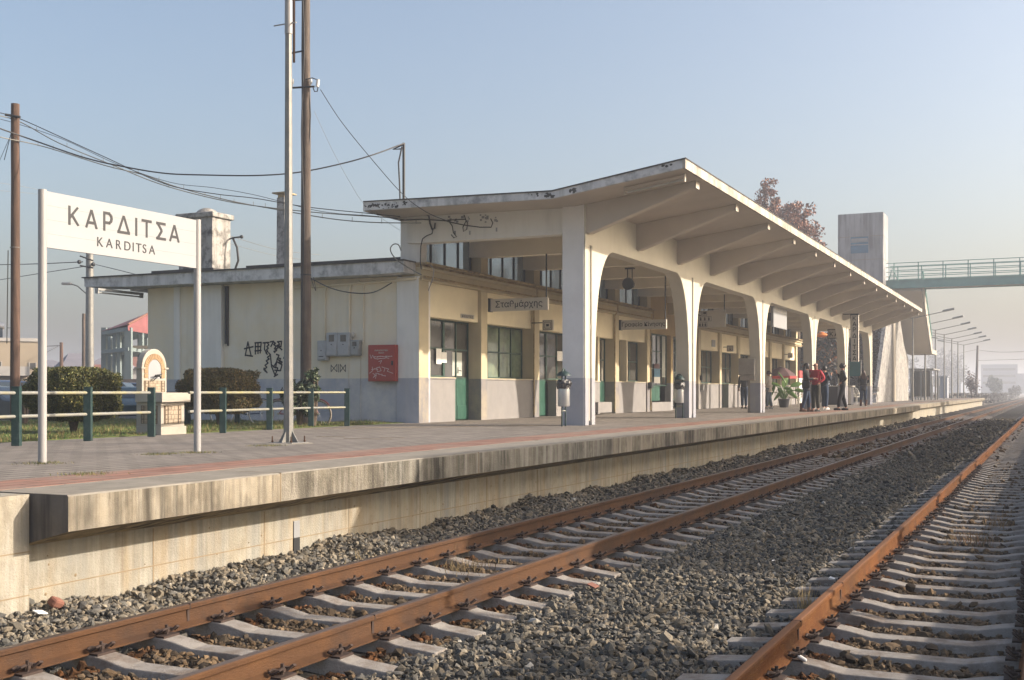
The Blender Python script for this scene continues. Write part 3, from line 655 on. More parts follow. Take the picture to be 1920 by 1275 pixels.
# fluorescent fitting under the far corner of the roof
a = onZ(181, 543, 3.36); b = onZ(268, 552, 3.36)
sp('strip_light', MB().box(a.x, b.x, a.y-.06, a.y+.06, 3.34, 3.40).tube([(a.x+.05, a.y, 3.29), (b.x-.05, a.y, 3.29)], .02).box(a.x, a.x+.04, a.y-.05, a.y+.05, 3.26, 3.34).box(b.x-.04, b.x, a.y-.05, a.y+.05, 3.26, 3.34), 'grey_metal')

# street front: bays of piers with windows and doors set back between them
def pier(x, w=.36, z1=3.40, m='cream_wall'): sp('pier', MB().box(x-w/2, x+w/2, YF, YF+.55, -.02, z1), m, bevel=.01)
WZ0, WZ1 = 1.09, 2.53; YG = YF+.40
def frame_mb(x0, x1, z0, z1, cols, rows, t=.045, y=YG):
    m = MB(); m.box(x0, x1, y-.03, y+.03, z0, z0+t).box(x0, x1, y-.03, y+.03, z1-t, z1)
    m.box(x0, x0+t, y-.029, y+.029, z0+t, z1-t).box(x1-t, x1, y-.029, y+.029, z0+t, z1-t)
    for c in cols: m.box(c-t/2, c+t/2, y-.026, y+.026, z0+t, z1-t)
    for r in rows: m.box(x0+t, x1-t, y-.022, y+.022, r-t*.4, r+t*.4)
    return m
def window(x0, x1, n, z0=WZ0, z1=WZ1, glass='glass_dark', rows=None, post=None, parap=True, name='window'):
    rows = rows if rows is not None else [(z0+z1)/2]
    f = sp(name, frame_mb(x0, x1, z0, z1, [x0+(x1-x0)*i/n for i in range(1, n)], rows), 'green_paint', bevel=.004)
    sp('pane', MB().box(x0+.02, x1-.02, YG+.004, YG+.012, z0+.02, z1-.02), glass, under=f)
    if parap:
        sp('sill', MB().box(x0-.02, x1+.02, YF+.03, YG+.02, 1.035, 1.088), 'cream_wall', under=f, bevel=.008)
    return f
def door(x0, x1, glass='glass_dark', z1=WZ1):
    dz = 1.05; xm = (x0+x1)/2
    d = sp('door', MB().box(x0, xm-.004, YG-.03, YG+.02, .02, dz).box(xm+.004, x1, YG-.03, YG+.02, .02, dz), 'green_door', bevel=.006)
    sp('door_frame', frame_mb(x0, x1, dz, z1, [xm], [1.8], .05), 'green_paint', under=d, bevel=.004)
    for q in (x0, xm): sp('kick_panel', MB().box(q+.03, q+(xm-x0)-.03, YG-.042, YG-.03, .04, .38), 'green_door', under=d, bevel=.004)
    sp('pane', MB().box(x0+.03, x1-.03, YG+.004, YG+.012, dz+.02, z1-.02), glass, under=d)
    sp('handle', MB().tube([(xm+.07, YG-.03, 1.28), (xm+.07, YG-.08, 1.28), (xm+.16, YG-.08, 1.27)], .013).box(xm+.05, xm+.09, YG-.04, YG-.03, 1.2, 1.36), 'chrome', under=d)
    return d
def fill(name, x0, x1, y0, z0, z1, m='cream_shade_lift'): return sp(name, MB().box(x0, x1, y0, y0+.28, z0, z1), m)
def bay(k, kind):
    x0 = XE+P0*k+.19 if k else XE+.5; x1 = XE+P0*(k+1)-.18; L = x1-x0
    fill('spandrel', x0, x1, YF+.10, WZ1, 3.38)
    if kind == 'W': window(x0, x1, 4, glass='glass_green' if k == 1 else 'glass_dark'); fill('parapet', x0, x1, YF+.05, -.02, 1.035, 'parapet_paint')
    if kind == 'WD':
        xd = x0+L*.50; window(x0, xd, 2); fill('parapet', x0, xd, YF+.05, -.02, 1.035, 'parapet_paint'); door(xd, x1)
    if kind == 'DW':
        xd = x0+L*.45; door(x0, xd); window(xd, x1, 2); fill('parapet', xd, x1, YF+.05, -.02, 1.035, 'parapet_paint')
    if kind == 'WPW':
        xm = x0+L*.36; window(x0, xm, 1, parap=False); window(xm+.14, x1, 2, parap=False); fill('post', xm, xm+.14, YF+.12, 1.09, WZ1)
        fill('parapet', x0, x1, YF+.05, -.02, 1.035, 'parapet_paint'); sp('sill', MB().box(x0-.02, x1+.02, YF+.03, YG+.02, 1.035, 1.088), 'cream_wall', bevel=.008)
    if kind == 'WPD':
        xd = x0+L*.6; window(x0, xd-.16, 2); fill('post', xd-.16, xd, YF+.12, 0, WZ1); fill('parapet', x0, xd-.16, YF+.05, -.02, 1.035, 'parapet_paint'); door(xd, x1)
kinds = ['WD', 'W', 'DW', 'WPD', 'WPW', None, None, 'W', 'DW', 'W', 'W', 'W', 'W']
for k in range(14):
    if k not in (0, 6): pier(XE+P0*k)
for k, q in enumerate(kinds):
    if q: bay(k, q)
# the tall hall behind bays five and six
hx0, hx1 = XE+P0*5+.19, XE+P0*7-.2
sp('hall_front', MB().box(hx0, hx1, YF+.25, YF+.5, 2.95, 4.9).box(hx0, hx0+.3, YF+.25, YF+.5, .8, 2.95).box(hx1-.5, hx1, YF+.25, YF+.5, 0, 2.95).box(hx0+3.3, hx0+3.6, YF+.25, YF+.5, 0, 2.95), 'hall_wall')
f = sp('window', frame_mb(hx0+.3, hx0+3.3, .95, 2.95, [hx0+.3+.6*i for i in range(1, 5)], [1.62, 2.28], .045, YF+.45), 'green_paint')
sp('pane', MB().box(hx0+.3, hx0+3.3, YF+.455, YF+.465, .97, 2.93), 'glass_dark', under=f)
g = MB()
for i in range(4): g.box(hx0+.3+.5*i, hx0+.3+.5*i+.49, YF+.38, YF+.43, .38, .93)
sp('door', g, 'green_door', bevel=.005); sp('step', MB().box(hx0+.2, hx0+2.5, YF+.0, YF+.3, 0, .34), 'parapet_paint')
f = sp('window', frame_mb(hx0+3.6, hx1-.5, .4, 2.9, [hx0+3.6+.9*i for i in range(1, 3)], [1.5, 2.3], .05, YF+.45), 'green_paint')
sp('pane', MB().box(hx0+3.6, hx1-.5, YF+.455, YF+.465, .4, 2.88), 'glass_dark', under=f)
# cornice band and weathered ledge, on both sides of the hall
for x0, x1 in ((XE+.0, hx0-.02), (hx1, XN)):
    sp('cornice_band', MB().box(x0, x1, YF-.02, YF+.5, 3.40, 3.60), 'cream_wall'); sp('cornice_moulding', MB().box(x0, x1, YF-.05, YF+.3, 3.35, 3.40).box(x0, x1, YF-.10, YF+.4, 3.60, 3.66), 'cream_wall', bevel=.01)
    sp('ledge', MB().box(x0, x1, YF-.06, YF+.45, 3.66, 3.71).box(x0-.03, x1+.05, YF-.20, YF+.5, 3.71, 3.765), 'ledge', bevel=.01)
    sp('gutter_pipe', MB().tube([(x0, YF-.11, 3.43), (x1, YF-.11, 3.43)], .022), 'ledge', smooth=50)
for x in (XE+P0*2-.25, XE+P0*4-.3, XE+P0*5+.15):
    sp('downpipe', MB().tube([(x, YF-.12, 3.7), (x, YF-.12, 3.45), (x, YF-.02, 3.3), (x, YF-.02, 0.05)], .024), 'ledge', smooth=50)
# clerestory
for k in range(0, 14):
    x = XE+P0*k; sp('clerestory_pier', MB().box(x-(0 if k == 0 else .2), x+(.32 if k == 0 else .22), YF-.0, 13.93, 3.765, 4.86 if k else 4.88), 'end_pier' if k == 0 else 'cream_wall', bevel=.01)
for k in range(13):
    if k in (5, 6): continue
    x0 = XE+P0*k+(.34 if k == 0 else .24); x1 = XE+P0*(k+1)-.21; y = YF+.3
    f = sp('clerestory_window', frame_mb(x0, x1, 3.80, 4.84, [x0+(x1-x0)*i/4 for i in range(1, 4)], [], .045, y), 'black_metal')
    sp('pane', MB().box(x0+.02, x1-.02, y+.002, y+.008, 3.82, 4.83), 'clerestory_glass', under=f)
sp('clerestory_sill', MB().box(XE+.34, hx0, YF+.2, YF+.5, 3.765, 3.80), 'ledge'); sp('clerestory_sill', MB().box(hx1, XN, YF+.2, YF+.5, 3.765, 3.80), 'ledge')
sp('far_end_wall', MB().box(XN-.3, XN-.05, 14.0, 21.3, -.1, 3.46), 'end_wall')
# notices, curtains, plates
def front(px0, px1, z0, z1, y, name, m, t=.012, under=None):
    x0, x1 = onY(px0, 600, y).x, onY(px1, 600, y).x; return sp(name, MB().box(x0, x1, y-t, y, z0, z1), m, under=under)
front(817.5, 827, 1.42, 1.80, YG-.031, 'notice', 'paper'); front(827, 837, 1.46, 1.72, YG-.034, 'notice', 'paper'); front(801, 806, 1.38, 1.76, YG-.031, 'notice', 'paper')
front(1044.5, 1055, 1.68, 1.98, YG-.03, 'notice', 'paper'); front(848, 866, 1.14, 1.74, YG+.003, 'notice', 'shutter', .001)
front(1226, 1237, 1.3, 1.62, YF+.42, 'poster', 'blue_panel'); front(1226, 1237, 1.06, 1.3, YF+.42, 'notice', 'paper'); front(1226, 1236, 1.62, 1.8, YF+.42, 'poster', 'stall_pink')
front(1241, 1247, 1.3, 2.9, YF+.42, 'notice', 'shutter'); front(1252, 1259, 1.5, 2.9, YF+.42, 'notice', 'shutter')
front(1306, 1330, .06, .06+.95, YG-.02, 'notice', 'shutter')
cu = front(1128, 1136, 1.1, 2.5, YG+.003, 'curtain', 'curtain', .001); front(1198, 1206, 1.1, 2.5, YG+.003, 'curtain', 'curtain', .001)
ax = onY(889, 600, YF+.08).x; pl = sp('name_plate', MB().box(onY(864, 600, YF+.09).x, ax, YF+.08, YF+.095, 2.60, 2.70), 'sign_cream')
tm = place(fit(text_mb('ΚΛΕΙΔΟΥΧΟΣ', 1), w=.62), ((onY(864, 600, YF+.09).x+ax)/2, YF+.079, 2.65), *FACE_TRK); sp('lettering', tm, 'sign_ink', under=pl)
sp('door_plate', MB().box(onY(1334, 600, YF+.1).x, onY(1340, 600, YF+.1).x, YF+.07, YF+.095, 2.7, 3.0), 'sign_white')
# shut-off boxes and a post box on the piers
sp('post_slot', MB().box(XE+P0*5-.1, XE+P0*5+.12, YF-.14, YF, .85, 1.08), 'black_metal', bevel=.01)
sp('wall_phone', MB().box(XE+P0*7+.0, XE+P0*7+.1, YF-.1, YF, 1.2, 1.42), 'black_metal', bevel=.01)
sp('letter_box', MB().box(XE+P0*7+.05, XE+P0*7+.17, YF-.14, YF, .78, 1.02), 'grey_metal', bevel=.01)
sp('door_mat_box', MB().box(XE+P0*3+.45, XE+P0*3+1.7, YF-.42, YF-.02, .06, .40), 'parapet_paint', bevel=.01)

# spray-painted marks
def ribbon(strokes, plane, org, right, wd, off=.004):
    m = MB(); o = Vector(org); r = Vector(right).normalized(); u = Vector((0, 0, 1)); n = r.cross(u)
    for s in strokes:
        for i in range(len(s)-1):
            a = Vector((s[i][0], s[i][1], 0)); b = Vector((s[i+1][0], s[i+1][1], 0)); d = (b-a)
            if d.length < 1e-6: continue
            d.normalize(); q = Vector((-d.y, d.x, 0))*wd; a2 = a-d*wd*.5; b2 = b+d*wd*.5
            vs = [a2-q, b2-q, b2+q, a2+q]; z = off+random.uniform(0, .0015)
            m.add([o+r*v.x+u*v.y+n*z for v in vs], [(0, 1, 2, 3)])
    return m
def pxs(strokes, X):       # strokes measured in photo pixels on the plane X = const -> (right, up) metres
    o = onX(*strokes[0][0], X); out = []
    for s in strokes:
        out.append([(o.y-onX(a, b, X).y, onX(a, b, X).z-o.z) for a, b in s])
    return out, o
def wav(x0, y0, x1, y1, n, amp):
    return [(x0+(x1-x0)*i/n+(amp if i % 2 else -amp), y0+(y1-y0)*i/n+random.uniform(-1, 1)) for i in range(n+1)]
G1 = [[(460, 667), (465, 641), (471, 667)], [(458, 654), (475, 650)], [(461, 666), (474, 668)], [(479, 642), (479, 664)], [(478, 643), (490, 642)], [(478, 650), (489, 650)], [(484, 642), (484, 663)], [(490, 642), (488, 662)], [(478, 658), (490, 657)], [(493, 643), (505, 642)],
      [(497, 642), (496, 655), (500, 662)], wav(503, 643, 500, 665, 7, 1.6), [(507, 641), (513, 640), (508, 650)], wav(514, 640, 518, 660, 6, 2), [(520, 641), (528, 640), (527, 650), (520, 648), (529, 656)], wav(524, 643, 514, 662, 7, 1.8), wav(506, 662, 496, 696, 9, 2.2), [(495, 690), (501, 699)],
      [(507, 664), (509, 684), (517, 690), (520, 672), (526, 680)], [(509, 686), (516, 704), (521, 690), (513, 688), (519, 678), (529, 684), (526, 695), (515, 694)], wav(520, 664, 529, 682, 6, 1.8), [(532, 672), (536, 663)], [(514, 706), (521, 702)]]
st, o = pxs(G1, XE-.004); sp('graffiti', ribbon(st, 'x', o, (0, -1, 0), .019), 'spray')
G2 = [[(621, 684), (621, 697), (632, 683), (632, 697), (621, 685)], [(635, 683), (635, 698)], [(638, 698), (638, 683), (648, 697), (648, 684), (638, 697)]]
st, o = pxs(G2, XE-.004); sp('graffiti', ribbon(st, 'x', o, (0, -1, 0), .008), 'sign_ink')

# electricity meters and the red fire hose box
def meter(px0, py0, px1, py1, label, win, dep=.14, m='meter_grey'):
    a = onX(px0, py0, XE-.1); b = onX(px1, py1, XE-.1); T = Thing('meter_box', label, 'meter box', (XE-.02, (a.y+b.y)/2, b.z), w=True)
    T.part('case', MB().box(XE-.02-dep, XE-.002, b.y, a.y, b.z, a.z), m, bevel=.018)
    hh = a.z-b.z; ww = a.y-b.y; ym = (a.y+b.y)/2
    T.part('lower_cover', MB().prism([(b.y+.02, b.z+.03), (a.y-.02, b.z+.03), (a.y-.02, b.z+hh*.45), (b.y+.02, b.z+hh*.45)], 'x', XE-.04-dep, XE-.02-dep), m, bevel=.008)
    if win: T.part('window', MB().box(XE-.028-dep, XE-.019-dep, ym-ww*.2, ym+ww*.24, b.z+hh*.62, b.z+hh*.9), 'glass_dark')
    else: T.part('catch', MB().box(XE-.045-dep, XE-.038-dep, ym-ww*.25, ym+ww*.25, b.z+hh*.18, b.z+hh*.22), 'black_metal')
    T.part('seal', MB().ball((XE-.04-dep, ym, b.z+hh*.5), .015, 8, 6), 'black_metal')
meter(597, 639, 614, 676, 'smallest grey meter box without a window, lowest on the left', False)
meter(614, 624, 635, 668, 'tall grey meter box, left one of the joined pair', True)
meter(635, 624, 658, 668, 'tall grey meter box, right one of the joined pair', True)
meter(658, 638, 675, 667, 'small dark grey meter box nearest the red box', True, .12, 'grey_metal')
a = onX(690, 647, XE-.2); b = onX(741, 715, XE-.2)
T = Thing('fire_hose_box', 'red metal fire hose cabinet with scribbled tags on the end wall', 'fire cabinet', (XE-.1, (a.y+b.y)/2, b.z), w=True)
T.part('case', MB().box(XE-.2, XE-.062, b.y, a.y, b.z, a.z), 'fire_red', bevel=.01)
T.part('cabinet_door', MB().box(XE-.212, XE-.2, b.y+.03, a.y-.03, b.z+.03, a.z-.03), 'fire_red', bevel=.004)
T.part('lock', MB().box(XE-.235, XE-.212, b.y+.05, b.y+.09, b.z+.38, b.z+.48), 'black_metal')
tm = place(fit(text_mb('ΠΥΡΟΣΒΕΣΤΙΚΗ', 1, bold=.01), w=.36), (XE-.2135, (a.y+b.y)/2, a.z-.135), *FACE_CAM); T.part('lettering', tm, 'sign_cream')
tm = place(fit(text_mb('ΦΩΛΕΑ', 1, bold=.01), w=.15), (XE-.2135, (a.y+b.y)/2, a.z-.19), *FACE_CAM); T.part('lettering', tm, 'sign_cream')
G3 = [[(694, 665), (696, 672), (699, 666), (702, 672)]+wav(704, 669, 736, 668, 12, 2.2), wav(704, 673, 728, 671, 9, 1.6), [(698, 688), (699, 695), (693, 700)], wav(698, 692, 710, 692, 4, 1.5), [(706, 690), (712, 688), (715, 695), (708, 697), (706, 690)], [(716, 688), (722, 690), (720, 697)], [(723, 690), (729, 692), (726, 696), (737, 700)], [(699, 700), (704, 703), (700, 708), (706, 702), (704, 710)],
      wav(706, 699, 724, 706, 6, 2.), [(710, 678), (716, 676), (713, 682)]]
st, o = pxs(G3, XE-.2135); T.part('graffiti', ribbon(st, 'x', o, (0, -1, 0), .006), 'white_spray')
# alarm bell / small round box
c = onX(661, 628, XE-.06); solo('wall_siren', MB().ball((0, 0, 0), .07, 12, 8, .7, 1, 1), 'sign_cream', 'small round cream box beside the right meter', 'siren', org=(XE-.05, c.y, c.z), smooth=60)

# ================================================================ THE CANOPY
CN = Thing('platform_canopy', 'white concrete butterfly canopy with tapered ribs on arched columns over the platform', 'canopy', (23.4, 9.4, 0), w=True)
X0, X1 = 22.0, 67.6
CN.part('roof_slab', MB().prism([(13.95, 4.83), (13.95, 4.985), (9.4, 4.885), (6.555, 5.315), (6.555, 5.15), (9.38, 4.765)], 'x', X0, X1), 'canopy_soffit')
CN.part('roof_felt', MB().prism([(13.99, 4.989), (13.99, 5.012), (9.4, 4.915), (6.53, 5.348), (6.53, 5.322), (9.4, 4.889)], 'x', X0-.03, X1+.03), 'roof_felt')
CN.part('end_fascia', MB().prism([(13.96, 4.80), (13.96, 4.988), (9.4, 4.888), (6.56, 5.318), (6.56, 5.148), (9.38, 4.74)], 'x', X0-.012, X0+.05), 'fascia')
st_ = MB()
for px, py, n_, sp_ in ((1028, 366, 16, 9), (1076, 356, 14, 8), (704, 385, 26, 16), (735, 386, 18, 14), (760, 381, 10, 12), (1245, 308, 8, 10), (1000, 362, 6, 12)):
    for k in range(n_):
        q = onX(px+random.gauss(0, sp_*.6), py+random.gauss(0, 2.2), X0-.014); r_ = random.uniform(.012, .04); c_ = [(q.y+r_*random.uniform(.5, 1.3)*cos(a_), q.z+r_*random.uniform(.4, 1.1)*sin(a_)) for a_ in [2*pi*i/7 for i in range(7)]]
        c_ = [(y, z) for y, z in c_]; zt_ = np.interp(q.y, [6.56, 9.4, 13.96], [5.31, 4.88, 4.98]); zb_2 = np.interp(q.y, [6.56, 9.38, 13.96], [5.15, 4.745, 4.81])
        st_.add([(X0-.0145-k*.0002, y, min(max(z, zb_2), zt_)) for y, z in c_], [tuple(range(7))])
CN.part('moss_patches', st_, 'roof_felt')
CN.part('eaves_fascia', MB().prism([(6.54, 5.135), (6.54, 5.320), (6.60, 5.314), (6.60, 5.14)], 'x', X0-.014, X1), 'canopy_edge')
CN.part('rear_fascia', MB().box(X0-.013, X1, 13.96, 14.0, 4.78, 4.99), 'fascia')
ribx = [23.42, 26.75, 30.1, 33.4, 36.75, 40.15, 43.55, 47.0, 50.45, 53.85, 57.2, 60.6, 64.0, 67.3]
for x in ribx:
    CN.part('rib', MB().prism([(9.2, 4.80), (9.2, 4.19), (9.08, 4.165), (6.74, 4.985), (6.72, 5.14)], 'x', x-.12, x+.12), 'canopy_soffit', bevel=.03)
    CN.part('rib_end', MB().box(x-.125, x+.125, 6.70, 6.73, 4.97, 5.135), 'canopy_edge')
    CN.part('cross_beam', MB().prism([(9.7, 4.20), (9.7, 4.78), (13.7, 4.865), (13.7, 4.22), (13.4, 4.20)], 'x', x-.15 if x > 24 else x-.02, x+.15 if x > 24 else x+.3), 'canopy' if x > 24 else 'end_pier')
colx = [23.55, 31.46, 40.12, 49.7, 58.2, 66.8]
YC0, YC1 = 9.15, 9.52
FL = [(0, .34), (1.2, .34), (2.0, .385), (2.5, .455), (2.9, .55), (3.25, .68), (3.5, .82), (3.68, .97), (3.80, 1.11), (3.88, 1.26), (3.93, 1.43), (3.95, 1.60)]
def arch_side(xc, s): return [(xc+s*w_, z) for z, w_ in FL]
for i, xc in enumerate(colx):
    L = arch_side(xc, -1) if i else [(xc-.30, 0), (xc-.30, 4.05)]
    Rr = arch_side(xc, 1) if i < 5 else [(xc+.36, 0), (xc+.36, 4.05)]
    if i == 0: Rr = arch_side(xc-.04, 1)
    # shaft in two halves with a sunk channel between them for the rain pipe
    for s, side in ((-1, L), (1, Rr)):
        inner = xc+s*.085
        poly = [(inner, 0)]+side+([(side[-1][0], 4.05)] if len(side) > 2 else [])+[(inner, 4.05)]
        if s > 0: poly = poly[::-1]
        CN.part('column_half', MB().prism(poly, 'y', YC0, YC1), 'column', smooth=35, bevel=.012)
    CN.part('column_core', MB().box(xc-.085, xc+.085, YC0+.09, YC1-.02, 0, 4.15), 'column')
    CN.part('rain_pipe', MB().tube([(xc+.01, YC0+.05, 4.75), (xc+.01, YC0+.05, .1)], .035).tube([(xc+.01, YC0+.05, 2.1), (xc+.01, YC0+.05, 2.2)], .045), 'sign_cream' if i != 1 else 'grey_cabinet', smooth=50)
CN.part('edge_beam', MB().box(colx[0]-.30, colx[-1]+.36, YC0+.001, YC1-.001, 3.94, 4.80), 'column')
# end pier cap and first column head
CN.part('column_end', MB().box(colx[0]-.315, colx[0]-.10, YC0+.03, 9.68, 0, 4.83), 'column_shade_side')
# eave strip light with its wires
a = onX(1172, 362, 22.5); b = onX(1284, 338, 22.5)
T = Thing('strip_light', 'fluorescent tube fitting hanging at the front corner of the canopy', 'light', (22.5, (a.y+b.y)/2, a.z), w=True)
T.part('housing', MB().prism([(a.y, a.z+.045), (a.y, a.z+.10), (b.y, b.z+.10), (b.y, b.z+.045)], 'x', 22.45, 22.52), 'canopy_soffit')
T.part('tube', MB().tube([(22.5, a.y-.05, a.z+.01), (22.5, b.y+.05, b.z+.01)], .02), 'glass_lamp', smooth=50)
for q in (a, b): T.part('bracket', MB().box(22.46, 22.54, q.y-.012, q.y+.012, q.z-.03, q.z+.24), 'sign_cream')
# wires and old letter marks on the end beam
def beam_wire(pts, label, r=.012, X=23.38): 
    P = [onX(x, y, X-.02-random.uniform(0, .02)) for x, y in pts]
    return solo('loose_cable', MB().tube([p-P[0] for p in P], r, 6), 'cable_black', label, 'cable', org=P[0], smooth=60)
beam_wire([(748, 406), (770, 402), (790, 401), (804, 404), (806, 418), (810, 430), (815, 428), (816, 418)], 'thick black cable looping down at the left end of the beam', .022)
beam_wire([(812, 428), (810, 438), (800, 442), (792, 448), (789, 462), (788, 490), (790, 505)], 'grey cable running down the corner pillar under the beam')
beam_wire([(840, 412), (848, 424), (850, 436), (856, 444), (851, 446), (846, 440)], 'curled end of cable hanging below the beam in the middle')
beam_wire([(838, 413), (855, 412), (872, 411), (877, 418), (875, 430), (869, 434), (868, 426), (874, 414), (870, 403)], 'looped cable across the stained part of the beam')
beam_wire([(838, 415), (870, 422), (900, 426), (921, 426), (924, 418), (920, 410)], 'longest thin cable along the beam towards the column')
beam_wire([(750, 413), (790, 411), (838, 414)], 'black cable along the top of the beam by the pillar', .014)
marks = MB()
for px in (843, 855, 868, 880, 903, 910, 916, 931):
    for k in range(3):
        q = onX(px+random.uniform(-3, 3), random.uniform(402, 416), 23.395); s = random.uniform(.02, .05); marks.box(23.393, 23.396, q.y-s*.7, q.y+s*.7, q.z-s*.7, q.z+s*.4)
for px, py in ((853, 436), (881, 436), (931, 430)): q = onX(px, py, 23.395); marks.box(23.393, 23.396, q.y-.02, q.y+.02, q.z-.05, q.z+.04)
CN.part('old_letter_stains', marks, 'tower_concrete')
# ================================================================ SIGNS
# big name board on two posts
A = onZ(79.5, 868); B = onZ(370, 848); d = (B-A); d.z = 0; L = d.length; dn = d.normalized(); HS = 2.83
T = Thing('station_sign', 'large white station name board on two round posts at the left of the platform', 'sign', ((A.x+B.x)/2, (A.y+B.y)/2, 0), w=True)
zt = HS-.01; zb = 2.235
nrm = Vector((dn.y, -dn.x, 0))      # towards the track
for P in (A, B):
    T.part('post', MB().tube([P, P+Vector((0, 0, HS))], .043, 20), 'white_metal', smooth=60)
mid = (A+B)/2
M3 = Matrix((dn, nrm, (0, 0, 1))).transposed()
bd = MB()
for i in range(4):
    z0 = zb+(zt-zb)*i/4; bd.obox(mid+Vector((0, 0, z0+(zt-zb)/8)), (L-.07, .035, (zt-zb)/4-.0012), M=M3)
T.part('board', bd, 'sign_white')
def letters(txt, px0, zc, h, parent, org_n, right=dn, m='ink', bold=.012):
    """letters one by one, each centred on its measured photo column, on the plane of the board"""
    n = len(txt.replace(' ', ''))
    a = org_n
    for i, c in enumerate(txt.replace(' ', '')):
        px = px0[i]
        r = ray(px, 500); dd = right; # intersect the vertical plane through a along dd
        nn = Vector((dd.y, -dd.x, 0)); k = (a.x*nn.x+a.y*nn.y)/(r[0]*nn.x+r[1]*nn.y)
        q = Vector((r[0]*k, r[1]*k, zc)); t = stroke_mb(c, h) if bold else fit(text_mb(c, 1), h=h)
        parent.part('letter', place(t, q, dd, (0, 0, 1)), m)
fr = mid+nrm*.0185
letters('ΚΑΡΔΙΤΣΑ', [139, 171.5, 203, 232, 255.5, 275, 302, 327], 2.61, .205, T, fr)
letters('KARDITSA', [188, 205, 222.5, 239, 249.8, 260, 271, 285], 2.377, .10, T, fr, bold=.0)

# hanging office signs facing along the platform
def hang_sign(px0, px1, py0, py1, X, label, txt=None, thick=.10, rods=(), mat_='sign_cream', name='hanging_sign', fh=.62, fw=.86, ztop=4.2):
    a = onX(px0, py0, X); b = onX(px1, py1, X); z1, z0 = a.z, b.z
    T = Thing(name, label, 'sign', (X+thick/2, (a.y+b.y)/2, z0), w=True)
    T.part('board', MB().box(X, X+thick, b.y, a.y, z0, z1), mat_, bevel=.006)
    if txt: 
        t = fit(text_mb(txt, 1, bold=.008), w=(a.y-b.y)*fw); hmax = (z1-z0)*fh; ys = [v[1] for v in t.v]; hh = max(ys)-min(ys)
        if hh > hmax: t.v = [(x, y*hmax/hh, z) for x, y, z in t.v]
        T.part('lettering', place(t, (X-.003, (a.y+b.y)/2, (z0+z1)/2), *FACE_CAM), 'ink')
    for q in rods:
        y = onX(q, 500, X+thick/2).y; T.part('rod', MB().tube([(X+thick/2, y, z1-.02), (X+thick/2, y, ztop)], .022), 'black_metal')
    return T, a, b
T, a, b = hang_sign(919.5, 1027, 561, 580.5, 26.55, 'cream hanging sign with Greek lettering reading Σταθμάρχης left of the first column', 'Σταθμάρχης', rods=(1024.5,), fh=.9, fw=.82)
T.part('end_cap', MB().box(26.5, 26.7, a.y, a.y+.05, b.z-.01, a.z+.02), 'black_metal')
T, a, b = hang_sign(1164, 1249, 601, 616.5, 33.2, 'cream hanging sign reading Γραφείο Κίνησης between the first two columns', 'Γραφείο Κίνησης', rods=(1247.5,), fh=.95, fw=.95)
T.part('end_cap', MB().box(33.15, 33.35, a.y, a.y+.05, b.z-.01, a.z+.02), 'black_metal')
T, a, b = hang_sign(1300, 1360, 583, 613, 40.4, 'wide cream pictogram board with telephone and toilet symbols behind the second column', None, rods=(1358.5,))
def picto(T, X, rows):
    for (px0, px1, py0, py1, shapes) in rows:
        a = onX(px0, py0, X); b = onX(px1, py1, X); t = .012; x0, x1 = X-.006, X-.001
        T.part('pictogram', MB().box(x0, x1, b.y, a.y, a.z-t, a.z).box(x0, x1, b.y, a.y, b.z, b.z+t).box(x0, x1, a.y-t, a.y, b.z+t, a.z-t).box(x0, x1, b.y, b.y+t, b.z+t, a.z-t)
               if not shapes else shapes(a, b, x0, x1), 'ink')
def phone(a, b, x0, x1):
    yc = (a.y+b.y)/2; zc = (a.z+b.z)/2; m = MB(); m.tube([(x0, yc+.07, zc+.07), (x0, yc+.075, zc), (x0, yc+.0, zc-.07), (x0, yc-.06, zc-.07)], .016, 6); return m
def man(a, b, x0, x1):
    m = MB(); n = 3; w_ = (a.y-b.y)/n
    for i in range(n):
        y = a.y-w_*(i+.5); zc = (a.z+b.z)/2; m.box(x0, x1, y-.03, y+.03, zc-.055, zc+.03).box(x0, x1, y-.015, y+.015, zc+.04, zc+.07)
    return m
picto(T, 40.4, [(1308.5, 1316, 584.5, 591.5, None), (1309, 1315.5, 585, 591, phone), (1317.5, 1325.5, 584.5, 591.5, None), (1319, 1324, 586, 590, lambda a, b, x0, x1: MB().box(x0, x1, b.y, a.y, b.z+.02, b.z+.09).box(x0, x1, b.y+.05, a.y-.05, b.z+.09, b.z+.13)),
                (1309, 1334, 594, 602, None), (1310, 1333, 595, 601, man), (1309, 1326, 605, 612.5, None), (1310, 1325, 606, 611.5, man)])
# square pictogram plates on brackets
def plate(px0, px1, py0, py1, X, label, fn):
    a = onX(px0, py0, X); b = onX(px1, py1, X); T = Thing('pictogram_plate', label, 'sign', (X, (a.y+b.y)/2, b.z), w=True)
    T.part('plate', MB().box(X, X+.08, b.y, a.y, b.z, a.z), 'sign_cream', bevel=.004); T.part('bracket', MB().box(X+.02, X+.06, b.y-.0, 13.42, a.z-.09, a.z-.06), 'black_metal')
    a2 = onX(px0+1.5, py0+1.5, X); b2 = onX(px1-1.5, py1-1.5, X); picto(T, X, [(px0+1.5, px1-1.5, py0+1.5, py1-1.5, None)]+([(px0+4, px1-4, py0+4, py1-4, None)] if fn == 'sq' else []))
    yc = (a.y+b.y)/2; zc = (a.z+b.z)/2; h = a.z-b.z
    T.part('symbol', MB().box(X-.006, X-.001, yc-h*.14, yc+h*.14, zc-h*.11, zc+h*.11) if fn == 'sq' else MB().box(X-.006, X-.001, yc-h*.05, yc+h*.05, zc-h*.2, zc+h*.15).box(X-.006, X-.001, yc-h*.18, yc+h*.08, zc-h*.25, zc-h*.17), 'ink')
plate(1017, 1036.5, 600, 619.5, 29.9, 'small square cream pictogram plate over the door left of the first column', 'sq')
